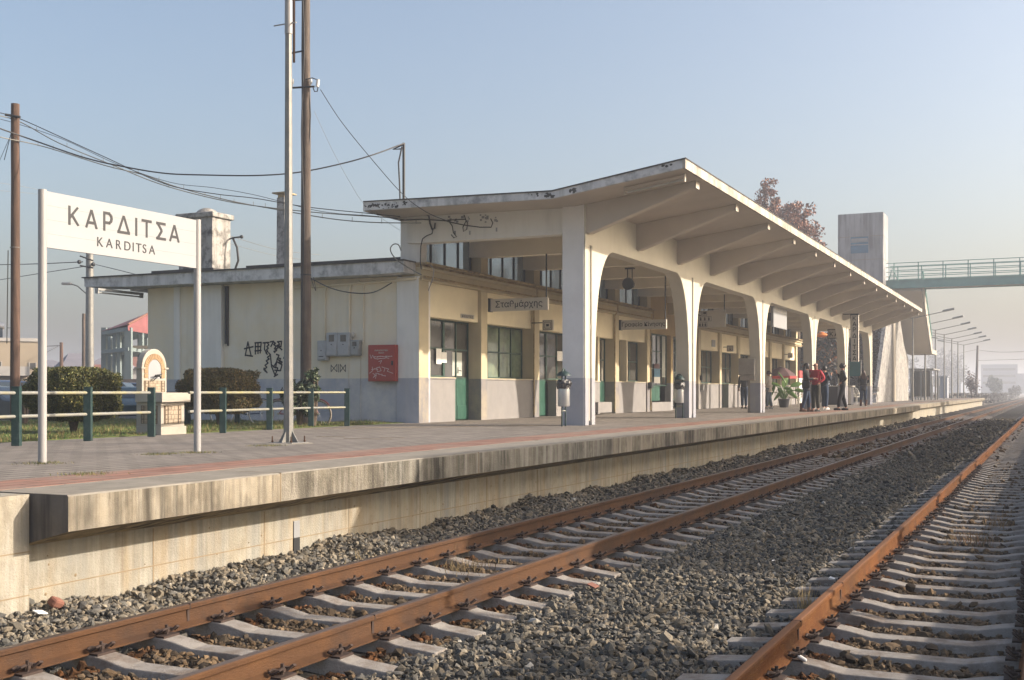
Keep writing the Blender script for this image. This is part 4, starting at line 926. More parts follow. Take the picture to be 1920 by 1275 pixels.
plate(1362.5, 1375, 647.5, 659, 51.0, 'small square wheelchair pictogram plate over the green door behind the second arch', 'wc')
plate(1477, 1486, 662, 671, 64.0, 'faint grey square plate near the far corner of the building', 'wc')
# white board facing the track
a = onY(1450.5, 581, 9.45); b = onY(1475.5, 617.5, 9.45)
T = Thing('notice_board', 'bright white rectangular board hanging under the third arch', 'sign', ((a.x+b.x)/2, 9.45, b.z), w=True)
T.part('board', MB().box(a.x, b.x, 9.45, 9.55, b.z-.02, b.z+1.05), 'sign_white', bevel=.008)
T.part('lettering', place(fit(text_mb('Ηεεμζή', 1), w=(b.x-a.x)*.8, h=.36), ((a.x+b.x)/2, 9.447, b.z+.68), *FACE_TRK), 'sign_cream')
for x in (a.x+.1, b.x-.1): T.part('rod', MB().tube([(x, 9.5, b.z+1.0), (x, 9.5, 4.0)], .02), 'black_metal')
# vertical and horizontal name signs further along
a = onX(1594.5, 590, 55.3); b = onX(1609.5, 678, 55.3)
T = Thing('vertical_sign', 'tall narrow vertical sign with the town name spelled downwards, hung from a rib', 'sign', (55.35, (a.y+b.y)/2, b.z), w=True)
T.part('board', MB().box(55.3, 55.5, b.y, a.y, b.z, a.z), 'sign_cream', bevel=.006)
fr_ = MB()
for y in (a.y-.015, b.y+.03): fr_.box(55.285, 55.5, y-.012, y+.012, b.z, a.z)
fr_.box(55.285, 55.5, b.y, a.y, a.z-.03, a.z+.01); T.part('frame', fr_, 'black_metal'); T.part('bracket', MB().box(55.38, 55.42, b.y, a.y+.35, a.z+.012, a.z+.05), 'black_metal')
for i, c in enumerate('ΚΑΡΔΙΤΣΑ'):
    z = a.z-.17-(a.z-b.z-.32)*i/7; T.part('letter', place(stroke_mb(c, .20, .17), (55.296, (a.y+b.y)/2, z), *FACE_CAM), 'ink')
a = onX(1553, 619, 58.9); zb_ = onX(1553, 634, 58.9).z
T = Thing('horizontal_sign', 'framed horizontal town name sign partly hidden behind the fifth column', 'sign', (58.9, a.y-.9, zb_), w=True)
T.part('board', MB().box(58.9, 59.0, a.y-1.05, a.y, zb_, a.z), 'sign_cream'); T.part('frame', MB().box(58.88, 59.0, a.y-1.05, a.y, a.z, a.z+.04).box(58.88, 59.0, a.y-1.05, a.y, zb_-.04, zb_).box(58.88, 59.0, a.y, a.y+.04, zb_-.04, a.z+.04), 'black_metal')
for i, c in enumerate('ΚΑΡΔ'): T.part('letter', place(stroke_mb(c, .24, .17), (58.895, a.y-.16-.245*i, (a.z+zb_)/2), *FACE_CAM), 'ink')
# loudspeakers on twin rods
def speaker(px, py, Y, r, label):
    q = onY(px, py, Y); T = Thing('loudspeaker', label, 'loudspeaker', q, w=True)
    T.part('horn', MB().add([(q.x+dx, q.y+rr*cos(2*pi*j/14)*(1 if dx < 0 else 1), q.z+rr*sin(2*pi*j/14)) for dx, rr in ((-r*.9, r), (-r*.6, r*.93), (0, r*.72), (r*.7, r*.62), (r, r*.4)) for j in range(14)],
           [(i*14+j, i*14+(j+1) % 14, (i+1)*14+(j+1) % 14, (i+1)*14+j) for i in range(4) for j in range(14)]+[tuple(range(14)), tuple(range(56, 70))]), 'black_metal', smooth=50)
    for s in (-1, 1): T.part('rod', MB().tube([(q.x, q.y+s*r*.38, q.z+r*.6), (q.x, q.y+s*r*.38, q.z+r*2.4)], r*.09), 'black_metal')
    T.part('plate', MB().box(q.x-.05, q.x+.05, q.y-r*.75, q.y+r*.75, q.z+r*2.4, q.z+r*2.62), 'black_metal')
speaker(1181, 533, 10.3, .17, 'black horn loudspeaker on two rods under the first arch')
speaker(1445, 594.5, 10.1, .17, 'black loudspeaker on two rods beside the bright white board')

# ================================================================ FENCES
def fence(pts, label, hgt=.80, extra0=None, extra1=None, rails=(.72, .40)):
    pts = [Vector((p[0], p[1], 0)) for p in pts]; T = Thing('railing', label, 'railing', pts[0], w=True)
    for p in pts:
        T.part('post', MB().obox((p.x, p.y, hgt/2), (.11, .11, hgt), AZ+.1).obox((p.x, p.y, hgt+.003), (.118, .118, .012), AZ+.1), 'fence_green', bevel=.006)
    a, b = (Vector((*e, 0)) if e else q for e, q in ((extra0, pts[0]), (extra1, pts[-1])))
    line = [a]+pts+[b]
    for z in rails: T.part('rail', MB().tube([Vector((p.x, p.y, z)) for p in line if True][(0 if extra0 else 1):(None if extra1 else -1)], .024, 10), 'fence_rail', smooth=60)
    return T
fp = [onZ(31, 836), onZ(165, 827), onZ(284, 819)]
fence([(p.x, p.y) for p in fp], 'green posted railing with grey rails left of the marble fountain', extra0=(8.2, 11.95))
fp2 = [onZ(418, 812), onZ(505.5, 806), onZ(583, 801), onZ(650.6, 799)]
fence([(16.1, 14.9), (15.1, 14.1)][0:0]+[(p.x, p.y) for p in fp2], 'green posted railing with grey rails between the fountain and the building', extra0=(15.3, 13.2))
bf = [onZ(352, 797), onZ(445, 794.5)]
fence([(bf[0].x, bf[0].y), (bf[1].x, bf[1].y)], 'further railing seen behind the right hedge', extra0=(onZ(262, 799).x, onZ(262, 799).y))
# ================================================================ FOUNTAIN
C_ = onZ(302, 816)
T = Thing('drinking_fountain', 'marble drinking fountain with an arched back and tiled panels beside the railing', 'fountain', (C_.x, C_.y, 0))
W_, D_ = .63, .55
T.part('basin', MB().box(0, W_, 0, D_, 0, .14).box(.025, W_-.025, .025, D_, .14, .555), 'marble', bevel=.006)
T.part('basin_rim', MB().box(-.03, W_+.05, -.05, D_, .557, .72), 'marble', bevel=.008)
def tiles(fx):     # a framed panel of small stone tiles: fx maps (u 0..1, v 0..1, w) into place
    m = MB()
    for r_ in range(4):
        for c in range(2 + r_ % 2):
            n = 2 + r_ % 2; u0, u1 = .22+.56*c/n+.008, .22+.56*(c+1)/n-.008; fx(m, u0, u1, r_/4+.012, (r_+1)/4-.012)
    for v in range(4):
        for u in (.06, .84): fx(m, u, u+.1, v/4+.03, (v+1)/4-.03)
    return m
def front_tiles(z0, z1, x0, x1, y): return tiles(lambda m, u0, u1, v0, v1: m.box(x0+(x1-x0)*u0, x0+(x1-x0)*u1, y-.006, y, z0+(z1-z0)*v0, z0+(z1-z0)*v1))
T.part('panel_ground', MB().box(.10, .52, .017, .0245, .19, .50), 'mortar'); T.part('tile_panel', front_tiles(.19, .50, .10, .52, .0165), 'marble_tile')
T.part('panel_ground', MB().box(.017, .0245, .10, .46, .19, .50), 'mortar'); T.part('tile_panel', tiles(lambda m, u0, u1, v0, v1: m.box(.0105, .0165, .10+.36*u0, .10+.36*u1, .19+.31*v0, .19+.31*v1)), 'marble_tile')
y0 = D_; xa, xb = .14, .75; R0 = (xb-xa)/2; xm = (xa+xb)/2; zs = 1.16
ar = [(xa, 0), (xa, zs)]+[(xm-R0*cos(pi*i/18), zs+R0*1.06*sin(pi*i/18)) for i in range(1, 18)]+[(xb, zs), (xb, 0)]
T.part('back_slab', MB().prism(ar, 'y', y0, y0+.13), 'marble', bevel=.008)
T.part('shoulder', MB().box(xa-.03, xa+.06, y0-.02, y0+.15, zs-.03, zs).box(xb-.06, xb+.03, y0-.02, y0+.15, zs-.03, zs), 'marble', bevel=.003)
vs = MB()
for i in range(17):
    a0 = pi*(i+.07)/17; a1 = pi*(i+.93)/17
    vs.prism([(xm-r*cos(q), zs-.03+r*1.06*sin(q)) for r, q in ((.16, a0), (.255, a0), (.255, a1), (.16, a1))], 'y', y0-.012, y0-.001)
for z in (zs-.07, zs-.15): vs.box(xm-.255, xm-.165, y0-.012, y0-.001, z-.035, z+.035).box(xm+.165, xm+.255, y0-.012, y0-.001, z-.035, z+.035)
T.part('arch_bricks', vs, 'arch_brick', bevel=.002)
T.part('niche', MB().prism([(xm-.155*cos(pi*i/12), zs-.03+.165*sin(pi*i/12)) for i in range(13)]+[(xm+.155, zs-.2), (xm-.155, zs-.2)], 'y', y0-.006, y0-.001), 'sign_white')
T.part('panel_ground', MB().box(xm-.26, xm+.26, y0-.006, y0-.001, .73, .93), 'mortar'); T.part('tile_panel', front_tiles(.73, .93, xm-.26, xm+.26, y0-.007), 'marble_tile')
T.part('tap', MB().tube([(xm, y0, 1.0), (xm, y0-.12, 1.01), (xm, y0-.15, .97)], .014).tube([(xm-.07, y0-.08, 1.02), (xm+.09, y0-.08, 1.04)], .011).tube([(xm-.1, y0-.07, .93), (xm-.03, y0-.1, 1.0)], .01), 'black_metal', smooth=50)

# ================================================================ POSTS AND POLES
# steel lamp column
q = onZ(541, 832); T = Thing('lamp_post', 'tall grey octagonal steel lamp post bolted to the platform', 'lamp post', q, w=False)
T.part('shaft', MB().tube([(0, 0, .02), (0, 0, 5.85)], [.070, .047], 8), 'galvanised', smooth=20)
T.part('shaft_top', MB().tube([(0, 0, 5.80), (0, 0, 6.4)], [.055, .052], 12).tube([(-.0, .25, 5.95), (0, -.13, 5.95)], .01), 'white_metal', smooth=60)
T.part('lamp_arm', MB().tube([(0, 0, 6.4), (0, 0, 7.6), (-.1, -.5, 7.9), (-.2, -1.2, 8.0)], .035), 'galvanised', smooth=60)
T.part('lamp_head', MB().obox((-.22, -1.5, 8.0), (.3, .7, .12), 0), 'grey_metal', bevel=.04)
T.part('base_plate', MB().box(-.2, .2, -.2, .2, .0, .022), 'galvanised', bevel=.004)
for k in range(4):
    an = k*pi/2+pi/4*0; dx, dy = cos(an), sin(an)
    g = MB().add([(dx*.06+dy*.006, dy*.06-dx*.006, .02), (dx*.17+dy*.006, dy*.17-dx*.006, .02), (dx*.06+dy*.006, dy*.06-dx*.006, .19), (dx*.06-dy*.006, dy*.06+dx*.006, .02), (dx*.17-dy*.006, dy*.17+dx*.006, .02), (dx*.06-dy*.006, dy*.06+dx*.006, .19)], [(0, 1, 2), (5, 4, 3), (0, 3, 4, 1), (1, 4, 5, 2), (2, 5, 3, 0)])
    T.part('gusset', g, 'galvanised' if k else 'rust_dark')
for sx in (-.16, .16):
    for sy in (-.16, .16): T.part('bolt', MB().tube([(sx, sy, .02), (sx, sy, .11)], .009).lathe([(.018, .03), (.018, .045)], (sx, sy, 0), 6), 'rust_dark')
solo('mortar_pad', MB().lathe([(.36, 0), (.30, .012), (.2, .016)], (0, 0, 0), 20, 1.1, .9), 'kerb_top', 'rough mortar pad spread under the steel lamp post', 'pad', org=q+Vector((0, 0, .001)))
# wooden electricity pole in front of the end wall
def wood_pole(px, py_top, D, r0, r1, label, m='old_wood', z0=-.14, lean=0, name='wooden_pole'):
    top = at(px, py_top, D); T = Thing(name, label, 'pole', (top.x, top.y, z0), w=False); H = top.z-z0
    pts = [(lean*(1-i/8)*0+random.uniform(-.006, .006), random.uniform(-.006, .006), H*i/8) for i in range(9)]
    T.part('shaft', MB().tube(pts, [r0+(r1-r0)*i/8 for i in range(9)], 14), m, smooth=60)
    return T, top
T, top = wood_pole(573.5, -150, 25.6, .125, .085, 'tall weathered grey brown wooden electricity pole in front of the end wall')
b_ = T.loc
def arm_at(py, y0, y1, r=.03): z = at(573, py, 25.6).z-b_.z; return z
z1 = at(573, 165, 25.6).z-b_.z; z2 = at(573, 99, 25.6).z-b_.z; z3 = at(573, 2, 25.6).z-b_.z
rt = Vector((sa, -ca, 0))                       # picture-right direction
T.part('cross_arm', MB().tube([rt*-.24+Vector((-.1, 0, z1-.02)), rt*.25+Vector((-.1, 0, z1+.01))], .022), 'black_metal')
T.part('cross_arm', MB().tube([rt*-.29+Vector((-.1, 0, z2-.04)), rt*.02+Vector((-.1, 0, z2+.02))], .02), 'black_metal')
T.part('cross_arm', MB().tube([rt*-.29+Vector((-.1, 0, z3-.02)), rt*.02+Vector((-.1, 0, z3))], .018), 'black_metal')
T.part('fuse_tube', MB().tube([rt*-.205+Vector((-.1, 0, z2-.24)), rt*-.205+Vector((-.1, 0, z3+.5))], .028, 12), 'rust_dark', smooth=60)
for s_ in (-.235, .17): T.part('insulator', MB().tube([rt*s_+Vector((-.1, 0, z1)), rt*s_+Vector((-.1, 0, z1+.1))], .01).lathe([(.018, .07), (.034, .09), (.028, .12), (.032, .14), (.018, .18)], rt*s_+Vector((-.1, 0, z1)), 10), 'porcelain', smooth=50)
T.part('insulator', MB().tube([rt*.31+Vector((-.1, 0, z1+.0)), rt*.33+Vector((-.1, 0, z1+.16))], .04, 10), 'porcelain', smooth=50)
T.part('shackle', MB().tube([rt*.22+Vector((-.1, 0, z1-.02)), rt*.25+Vector((-.1, 0, z1-.1)), rt*.31+Vector((-.1, 0, z1-.1)), rt*.33+Vector((-.1, 0, z1)), rt*.31+Vector((-.1, 0, z1+.16)), rt*.2+Vector((-.1, 0, z1+.2)), rt*.05+Vector((-.1, 0, z1+.17))], .012), 'black_metal', smooth=60)
T.part('pole_cable', MB().tube([rt*(.03*sin(i*.9))+Vector((-.115, .0, z3-(z3-1.5)*i/14)) for i in range(15)], .014), 'cable_black', smooth=60)
T.part('pole_cable', MB().tube([rt*.1+Vector((-.05, 0, z1)), rt*.135+Vector((-.05, 0, z1-.6)), rt*.12+Vector((-.06, 0, z1-1.1)), rt*.09+Vector((-.05, 0, z1-1.4))], .01), 'cable_black', smooth=60)
T.part('fixing_band', MB().lathe([(.118, 0), (.118, .03)], (0, 0, at(573, 517, 25.6).z-b_.z), 14), 'black_metal')
# left pole, and poles far behind
T2, top2 = wood_pole(28.5, 195, 27.0, .112, .095, 'reddish brown wooden pole at the left edge holding the cable bundle', 'red_wood')
T2.part('wire_wrap', MB().lathe([(.118, 0), (.118, .02)], (0, 0, at(28, 465, 27).z+.14), 14).tube([rt*-.1+Vector((-.08, 0, at(28, 470, 27).z+.14)), rt*-.13+Vector((-.08, 0, 2.0))], .012), 'cable_grey')
T2.part('cable_clamp', MB().tube([rt*-.15+Vector((-.1, 0, top2.z+.14-.27)), rt*.2+Vector((-.1, 0, top2.z+.14-.33))], .03), 'black_metal')
wood_pole(157, 588, 60, .1, .085, 'thin dark wooden pole left of the concrete street pole')
wood_pole(115, 642, 80, .14, .11, 'short reddish wooden pole among the distant houses', 'red_wood')
T, tp = wood_pole(168, 470, 48, .19, .145, 'thick pale concrete street pole behind the name board', 'galvanised', name='concrete_pole')
T.part('insulator_rack', MB().tube([rt*-.25+Vector((-.2, 0, tp.z-.1)), rt*.3+Vector((-.2, 0, tp.z-.3))], .03).tube([rt*-.25+Vector((-.2, 0, tp.z-.5)), rt*.3+Vector((-.2, 0, tp.z-.6))], .03).ball(rt*-.28+Vector((-.2, 0, tp.z-.35)), .09, 8, 6).ball(rt*.3+Vector((-.2, 0, tp.z-.45)), .09, 8, 6), 'black_metal')
lz = at(130, 532, 48).z+.14; T.part('lamp_arm', MB().tube([rt*-.1+Vector((0, 0, lz-.45)), rt*-.5+Vector((0, 0, lz-.1)), rt*-.8+Vector((0, 0, lz))], .025), 'galvanised')
T.part('lamp_head', MB().obox(rt*-.95+Vector((0, 0, lz)), (.2, .4, .1), AZ), 'white_metal', bevel=.03)
# mast on the roof
mt = onX(757, 268, 24.6); T = Thing('roof_mast', 'thin dark mast on the station roof holding a black cable', 'mast', (24.6, mt.y, 4.9), w=True)
T.part('tube', MB().tube([(24.6, mt.y, 4.9), (24.6, mt.y, mt.z)], .035, 10), 'black_metal', smooth=60)
T.part('cable_loops', MB().tube([(24.55, mt.y+.02, mt.z-.1), (24.5, mt.y+.09, mt.z-.5), (24.5, mt.y+.06, mt.z-1.), (24.5, mt.y+.03, 5.1)], .02), 'cable_black', smooth=60)
T.part('tie', MB().tube([(24.6, mt.y, mt.z-.03), (24.5, mt.y+.25, mt.z-.16), (24.6, mt.y+.05, mt.z-.14)], .02), 'black_metal')

# ---------------------------------------------------------------- overhead cables, each through measured points
def cable(pts, label, r=.014, m='cable_black', jag=0, cat='cable'):
    P = [at(x, y, D) for x, y, D in pts]; r *= .72
    Q = []
    for i in range(len(P)-1):         # smooth (Catmull-Rom)
        p0 = P[max(i-1, 0)]; p1 = P[i]; p2 = P[i+1]; p3 = P[min(i+2, len(P)-1)]
        for k in range(6):
            t = k/6; Q.append(.5*((2*p1)+(-p0+p2)*t+(2*p0-5*p1+4*p2-p3)*t*t+(-p0+3*p1-3*p2+p3)*t**3))
    Q.append(P[-1])
    mb = MB().tube([q-P[0] for q in Q], r, 6)
    if jag:
        for i in range(1, len(Q)-1, jag):
            q = Q[i]-P[0]; mb.tube([q+Vector((0, 0, -.02)), q+Vector((0, 0, .09))], r*.6, 4)
    return solo('aerial_cable', mb, m, label, cat, org=P[0], smooth=60)
cable([(-30, 205, 26), (30, 220, 27), (110, 255, 27), (200, 296, 27), (310, 345, 27), (400, 363, 27), (480, 372, 27), (575, 388, 27), (700, 401, 26), (750, 406, 25.6)], 'uppermost dark cable of the bundle from the left pole to the roof corner', .014)
cable([(-30, 212, 26.1), (32, 226, 27.1), (110, 268, 27.1), (210, 309, 27.1), (300, 345, 27.1), (400, 372, 27.1), (480, 386, 27.1), (600, 399, 26.8), (745, 409, 25.7)], 'pale lashed cable just under the uppermost one of the bundle', .016, 'cable_grey', 4)
cable([(-30, 216, 26.2), (32, 232, 27.2), (120, 262, 27.2), (220, 308, 27.2), (320, 342, 27.2), (400, 352, 27.2), (480, 366, 27.2), (600, 396, 26.9), (700, 405, 26), (760, 412, 25.6)], 'thin dark cable twisted through the bundle', .009)
cable([(-30, 248, 26.3), (0, 257, 26.4), (63, 270, 27.3), (110, 283, 27.3), (200, 311, 27.3), (270, 328, 27.3), (330, 350, 27.3), (430, 376, 27.3), (520, 393, 27.1), (620, 410, 26.7), (700, 417, 26), (790, 418, 25.7)], 'lowest pale lashed cable with small clips along it', .016, 'cable_grey', 4)
cable([(-30, 230, 26.2), (0, 241, 26.4), (60, 262, 27), (160, 296, 26.8), (240, 314, 26.6), (310, 325, 26.5), (380, 328, 26.4), (480, 329, 26.4), (560, 323, 26.6), (640, 307, 26.9), (700, 290, 27.2), (757, 269, 28.1)], 'thick black cable sagging from the left edge up to the roof mast', .023)
cable([(601, 168, 25.5), (640, 228, 25.4), (700, 302, 25.3), (757, 366, 25.2), (800, 398, 25.1), (838, 414, 24.9)], 'service wire dropping from the pole insulator to the canopy beam', .011)
cable([(589, 208, 25.6), (620, 275, 25.6), (655, 340, 25.6), (688, 388, 25.6), (750, 432, 25.7)], 'very thin pale wire beside the service wire', .005, 'cable_grey')
cable([(8, 300, 27), (22, 245, 27)], 'short stay wire at the left edge of the picture', .012); cable([(-20, 345, 27), (26, 240, 27)], 'second stay wire crossing at the left pole', .008)
cable([(-40, 497, 60), (60, 495, 55), (155, 491, 48)], 'dark street wire running left from the concrete pole, upper of two', .028)
cable([(-40, 531, 60), (60, 515, 55), (155, 500, 48)], 'lower dark street wire rising from the left edge to the concrete pole', .022)
cable([(180, 496, 48), (225, 507, 40), (268, 518, 34)], 'street wire from the concrete pole down to the station roof', .018)
cable([(-20, 340, 60), (60, 353, 70), (160, 375, 80)], 'faint far wire high at the left', .012, 'cable_grey'); cable([(-20, 356, 60), (60, 363, 70), (160, 378, 80)], 'faint far wire just below the other', .012, 'cable_grey')
cable([(430, 442, 40), (520, 468, 45), (600, 478, 50)], 'faint wire leaving the chimney bracket to the right', .012, 'cable_grey')
cable([(432, 457, 40), (520, 480, 45), (600, 490, 50)], 'second faint wire leaving the chimney bracket', .010, 'cable_grey')
cable([(-20, 655, 85), (70, 650, 82), (112, 648, 80)], 'wire among the distant houses reaching the short reddish pole', .03); cable([(88, 660, 70), (100, 654, 76), (114, 646, 80)], 'short rising wire at the short reddish pole', .025)
cable([(583, 522, 25.4), (620, 540, 24.4), (660, 549, 23.9), (700, 548, 23.6), (735, 530, 23.45)], 'black cable sagging from the wooden pole to the wall corner', .016)
cable([(583, 522, 25.4), (592, 545, 25), (588, 520, 25)], 'small loop of spare cable on the wooden pole', .01)
cable([(752, 470, 25.9), (747, 459, 25.9), (738, 458, 25.9), (732, 466, 25.9), (736, 478, 25.9), (750, 492, 25.9), (780, 510, 25.9), (790, 515, 25.7)], 'grey cable looping over the roof edge by the corner pillar', .018, 'cable_grey')
cable([(806, 496, 25.3), (813, 505, 25.25), (812, 520, 25.2), (803, 545, 25.15)], 'loose grey cable dangling below the ledge at the corner', .014, 'cable_grey')
# ================================================================ SHRUBS
def shrub(px0, px1, py0, py1, D, pyb, label, cols, n, size, squash=3.2, name='hedge_shrub', lm='hedge_leaf', trunkpx=None):
    c = at((px0+px1)/2, (py0+py1)/2, D); rx = (px1-px0)/2*D/FPX; rz = (py1-py0)/2*D/FPX
    zb = at(0, pyb, D).z; base = Vector((c.x, c.y, zb)); T = Thing(name, label, 'shrub', base, w=False)
    u = RNG.uniform(-1, 1, (n*5, 3)); d = (np.abs(u)**squash).sum(1)**(1/squash); ph = RNG.uniform(0, 6, 6)
    b = 1+.07*np.sin(u[:, 0]*6+ph[0])*np.sin(u[:, 2]*5+ph[1])+.07*np.sin(u[:, 1]*8+ph[2])*np.sin(u[:, 2]*9+ph[3])+.05*np.sin(u[:, 0]*17+ph[4])*np.sin(u[:, 1]*15+ph[5])
    ok = (d < b) & (d > .72+RNG.uniform(-.3, .1, len(d))); u = (u/1.0)[ok][:n]; n = len(u)
    P = u*np.array([rx, rx, rz])+np.array([0, 0, c.z-zb])
    if rz > .3: P = P[P[:, 2] > .12]; n = len(P)
    if squash == 2.0: P = lumps(n, (0, 0, c.z-zb), (rx*.9, rx*.9, rz*.9), 34, .15, rx*.24)
    n = len(P); C = palette(n, cols, .35); V, F, C4 = leaves(P, n, size, C)
    np_mesh('foliage', V, F, C4, lm, parent=T.o)
    m = MB(); 
    for k in range(5):
        a = k*1.3; m.tube([(0, 0, -.02), (cos(a)*.05, sin(a)*.05, .2), (cos(a)*rx*.45, sin(a)*rx*.45, c.z-zb)], [.05, .035, .012], 7)
    T.part('stem', m, 'bark', smooth=60); return T
olive = [(.09, .10, .022), (.06, .07, .018), (.14, .12, .03), (.035, .04, .013)]
brown_ = [(.11, .085, .025), (.08, .08, .02), (.17, .11, .035), (.045, .042, .015), (.15, .11, .035)]
shrub(62, 214, 688, 790, 20.4, 812, 'larger olive green clipped shrub left of the marble fountain', olive, 70000, .021)
shrub(346, 477, 690, 776, 25.0, 797, 'browner clipped shrub right of the marble fountain', brown_, 60000, .023)
shrub(518, 606, 704, 792, 24.3, 797, 'loose dark green bush at the foot of the wooden electricity pole', [(.03, .055, .02), (.05, .08, .03), (.02, .035, .015), (.16, .18, .12)], 9000, .045, 2.0, 'leafy_bush', 'leaf')
shrub(570, 605, 688, 730, 24.3, 797, 'upper sprig of the dark bush reaching up the wooden pole', [(.03, .055, .02), (.05, .08, .03), (.14, .16, .1)], 700, .045, 2.0, 'leafy_bush', 'leaf')
shrub(30, 62, 712, 745, 26, 800, 'thin twiggy shrub with red berries at the foot of the left pole', [(.16, .07, .05), (.3, .03, .03), (.12, .1, .06)], 350, .03, 2.0, 'berry_shrub', 'leaf')

# ================================================================ BICYCLES
def bicycle(loc, rz, label, paint, lean=.12, basket=False):
    T = Thing('bicycle', label, 'bicycle', loc, rz=rz); T.o.rotation_euler = (lean, 0, rz); r = .31
    for x in (0, 1.0):
        wh = T.part('wheel', MB().torus((x, 0, r), r-.02, .010, 'y', 36, 6), 'chrome', smooth=60)
        T.part('tyre', MB().torus((x, 0, r), r, .018, 'y', 36, 8), 'tyre', under=wh, smooth=60)
        s = MB(); s.tube([(x, -.04, r), (x, .04, r)], .022, 8)
        for k in range(20): a = 2*pi*k/20; s.tube([(x, .02*(-1)**k, r), (x+cos(a)*(r-.02), 0, r+sin(a)*(r-.02))], .0016, 4, False)
        T.part('spokes', s, 'chrome', under=wh)
    T.part('frame', MB().tube([(0, 0, r), (.42, 0, .28), (.82, 0, .70), (.36, 0, .72), (.42, 0, .28)], .015).tube([(0, 0, r), (.36, 0, .68)], .011).tube([(1.0, 0, r), (.86, 0, .62), (.80, 0, .86)], .014).tube([(.42, 0, .28), (.34, 0, .82)], .013), paint, smooth=60)
    T.part('saddle', MB().prism([(.22, .84), (.26, .87), (.46, .85), (.46, .83)], 'y', -.05, .05), 'black_metal', bevel=.015)
    T.part('handlebar', MB().tube([(.62, -.26, .88), (.78, -.2, .93), (.80, 0, .88), (.78, .2, .93), (.62, .26, .88)], .011), 'chrome', smooth=60)
    T.part('pedals', MB().torus((.42, .03, .28), .085, .006, 'y', 20, 5).box(.40, .44, -.16, .16, .27, .29).box(.55, .63, .07, .15, .20, .22).box(.21, .29, -.15, -.07, .34, .36), 'chrome')
    T.part('mudguard', MB().torus((0, 0, r), r+.03, .012, 'y', 20, 5, .3, 2.6).torus((1.0, 0, r), r+.03, .012, 'y', 20, 5, .6, 2.9), paint, smooth=60)
    if basket:
        b = MB(); 
        for z in (.74, .85, .97): b.add([(1.0-.02+sx*.16, sy*.17, z) for sx, sy in ((-1, -1), (1, -1), (1, 1), (-1, 1))]+[(1.0-.02+sx*.16, sy*.17, z+.02) for sx, sy in ((-1, -1), (1, -1), (1, 1), (-1, 1))], [(0, 1, 5, 4), (1, 2, 6, 5), (2, 3, 7, 6), (3, 0, 4, 7)])
        for k in range(9):
            for sy in (-1, 1): b.box(.82+k*.04, .826+k*.04, sy*.17-.004, sy*.17+.004, .74, .99)
            for sx in (-.18, .14): b.box(.98+sx, .99+sx, -.17+k*.04, -.165+k*.04, .74, .99)
        T.part('basket', b, 'black_metal')
    return T
q1 = at(524, 795, 26.6); q2 = at(606, 797, 26.3); dd = q2-q1
bicycle((q1.x, q1.y, -.08), atan2(dd.y, dd.x), 'old red bicycle with two whitish tyres leaning behind the dark bush', 'bike_red', .1)
q1 = at(489, 795, 27.2); q2 = at(400, 795, 27.6); dd = q2-q1
bicycle((q1.x, q1.y, -.08), atan2(dd.y, dd.x)+.1, 'dark bicycle leaning behind the browner clipped shrub', 'bike_blue', .1)
q = onZ(1634, 757.5, 0); bicycle((q.x-.2, q.y+.4, 0), R(-28), 'dark bicycle with a wire basket parked by the tower wall', 'bike_blue', .05, True)

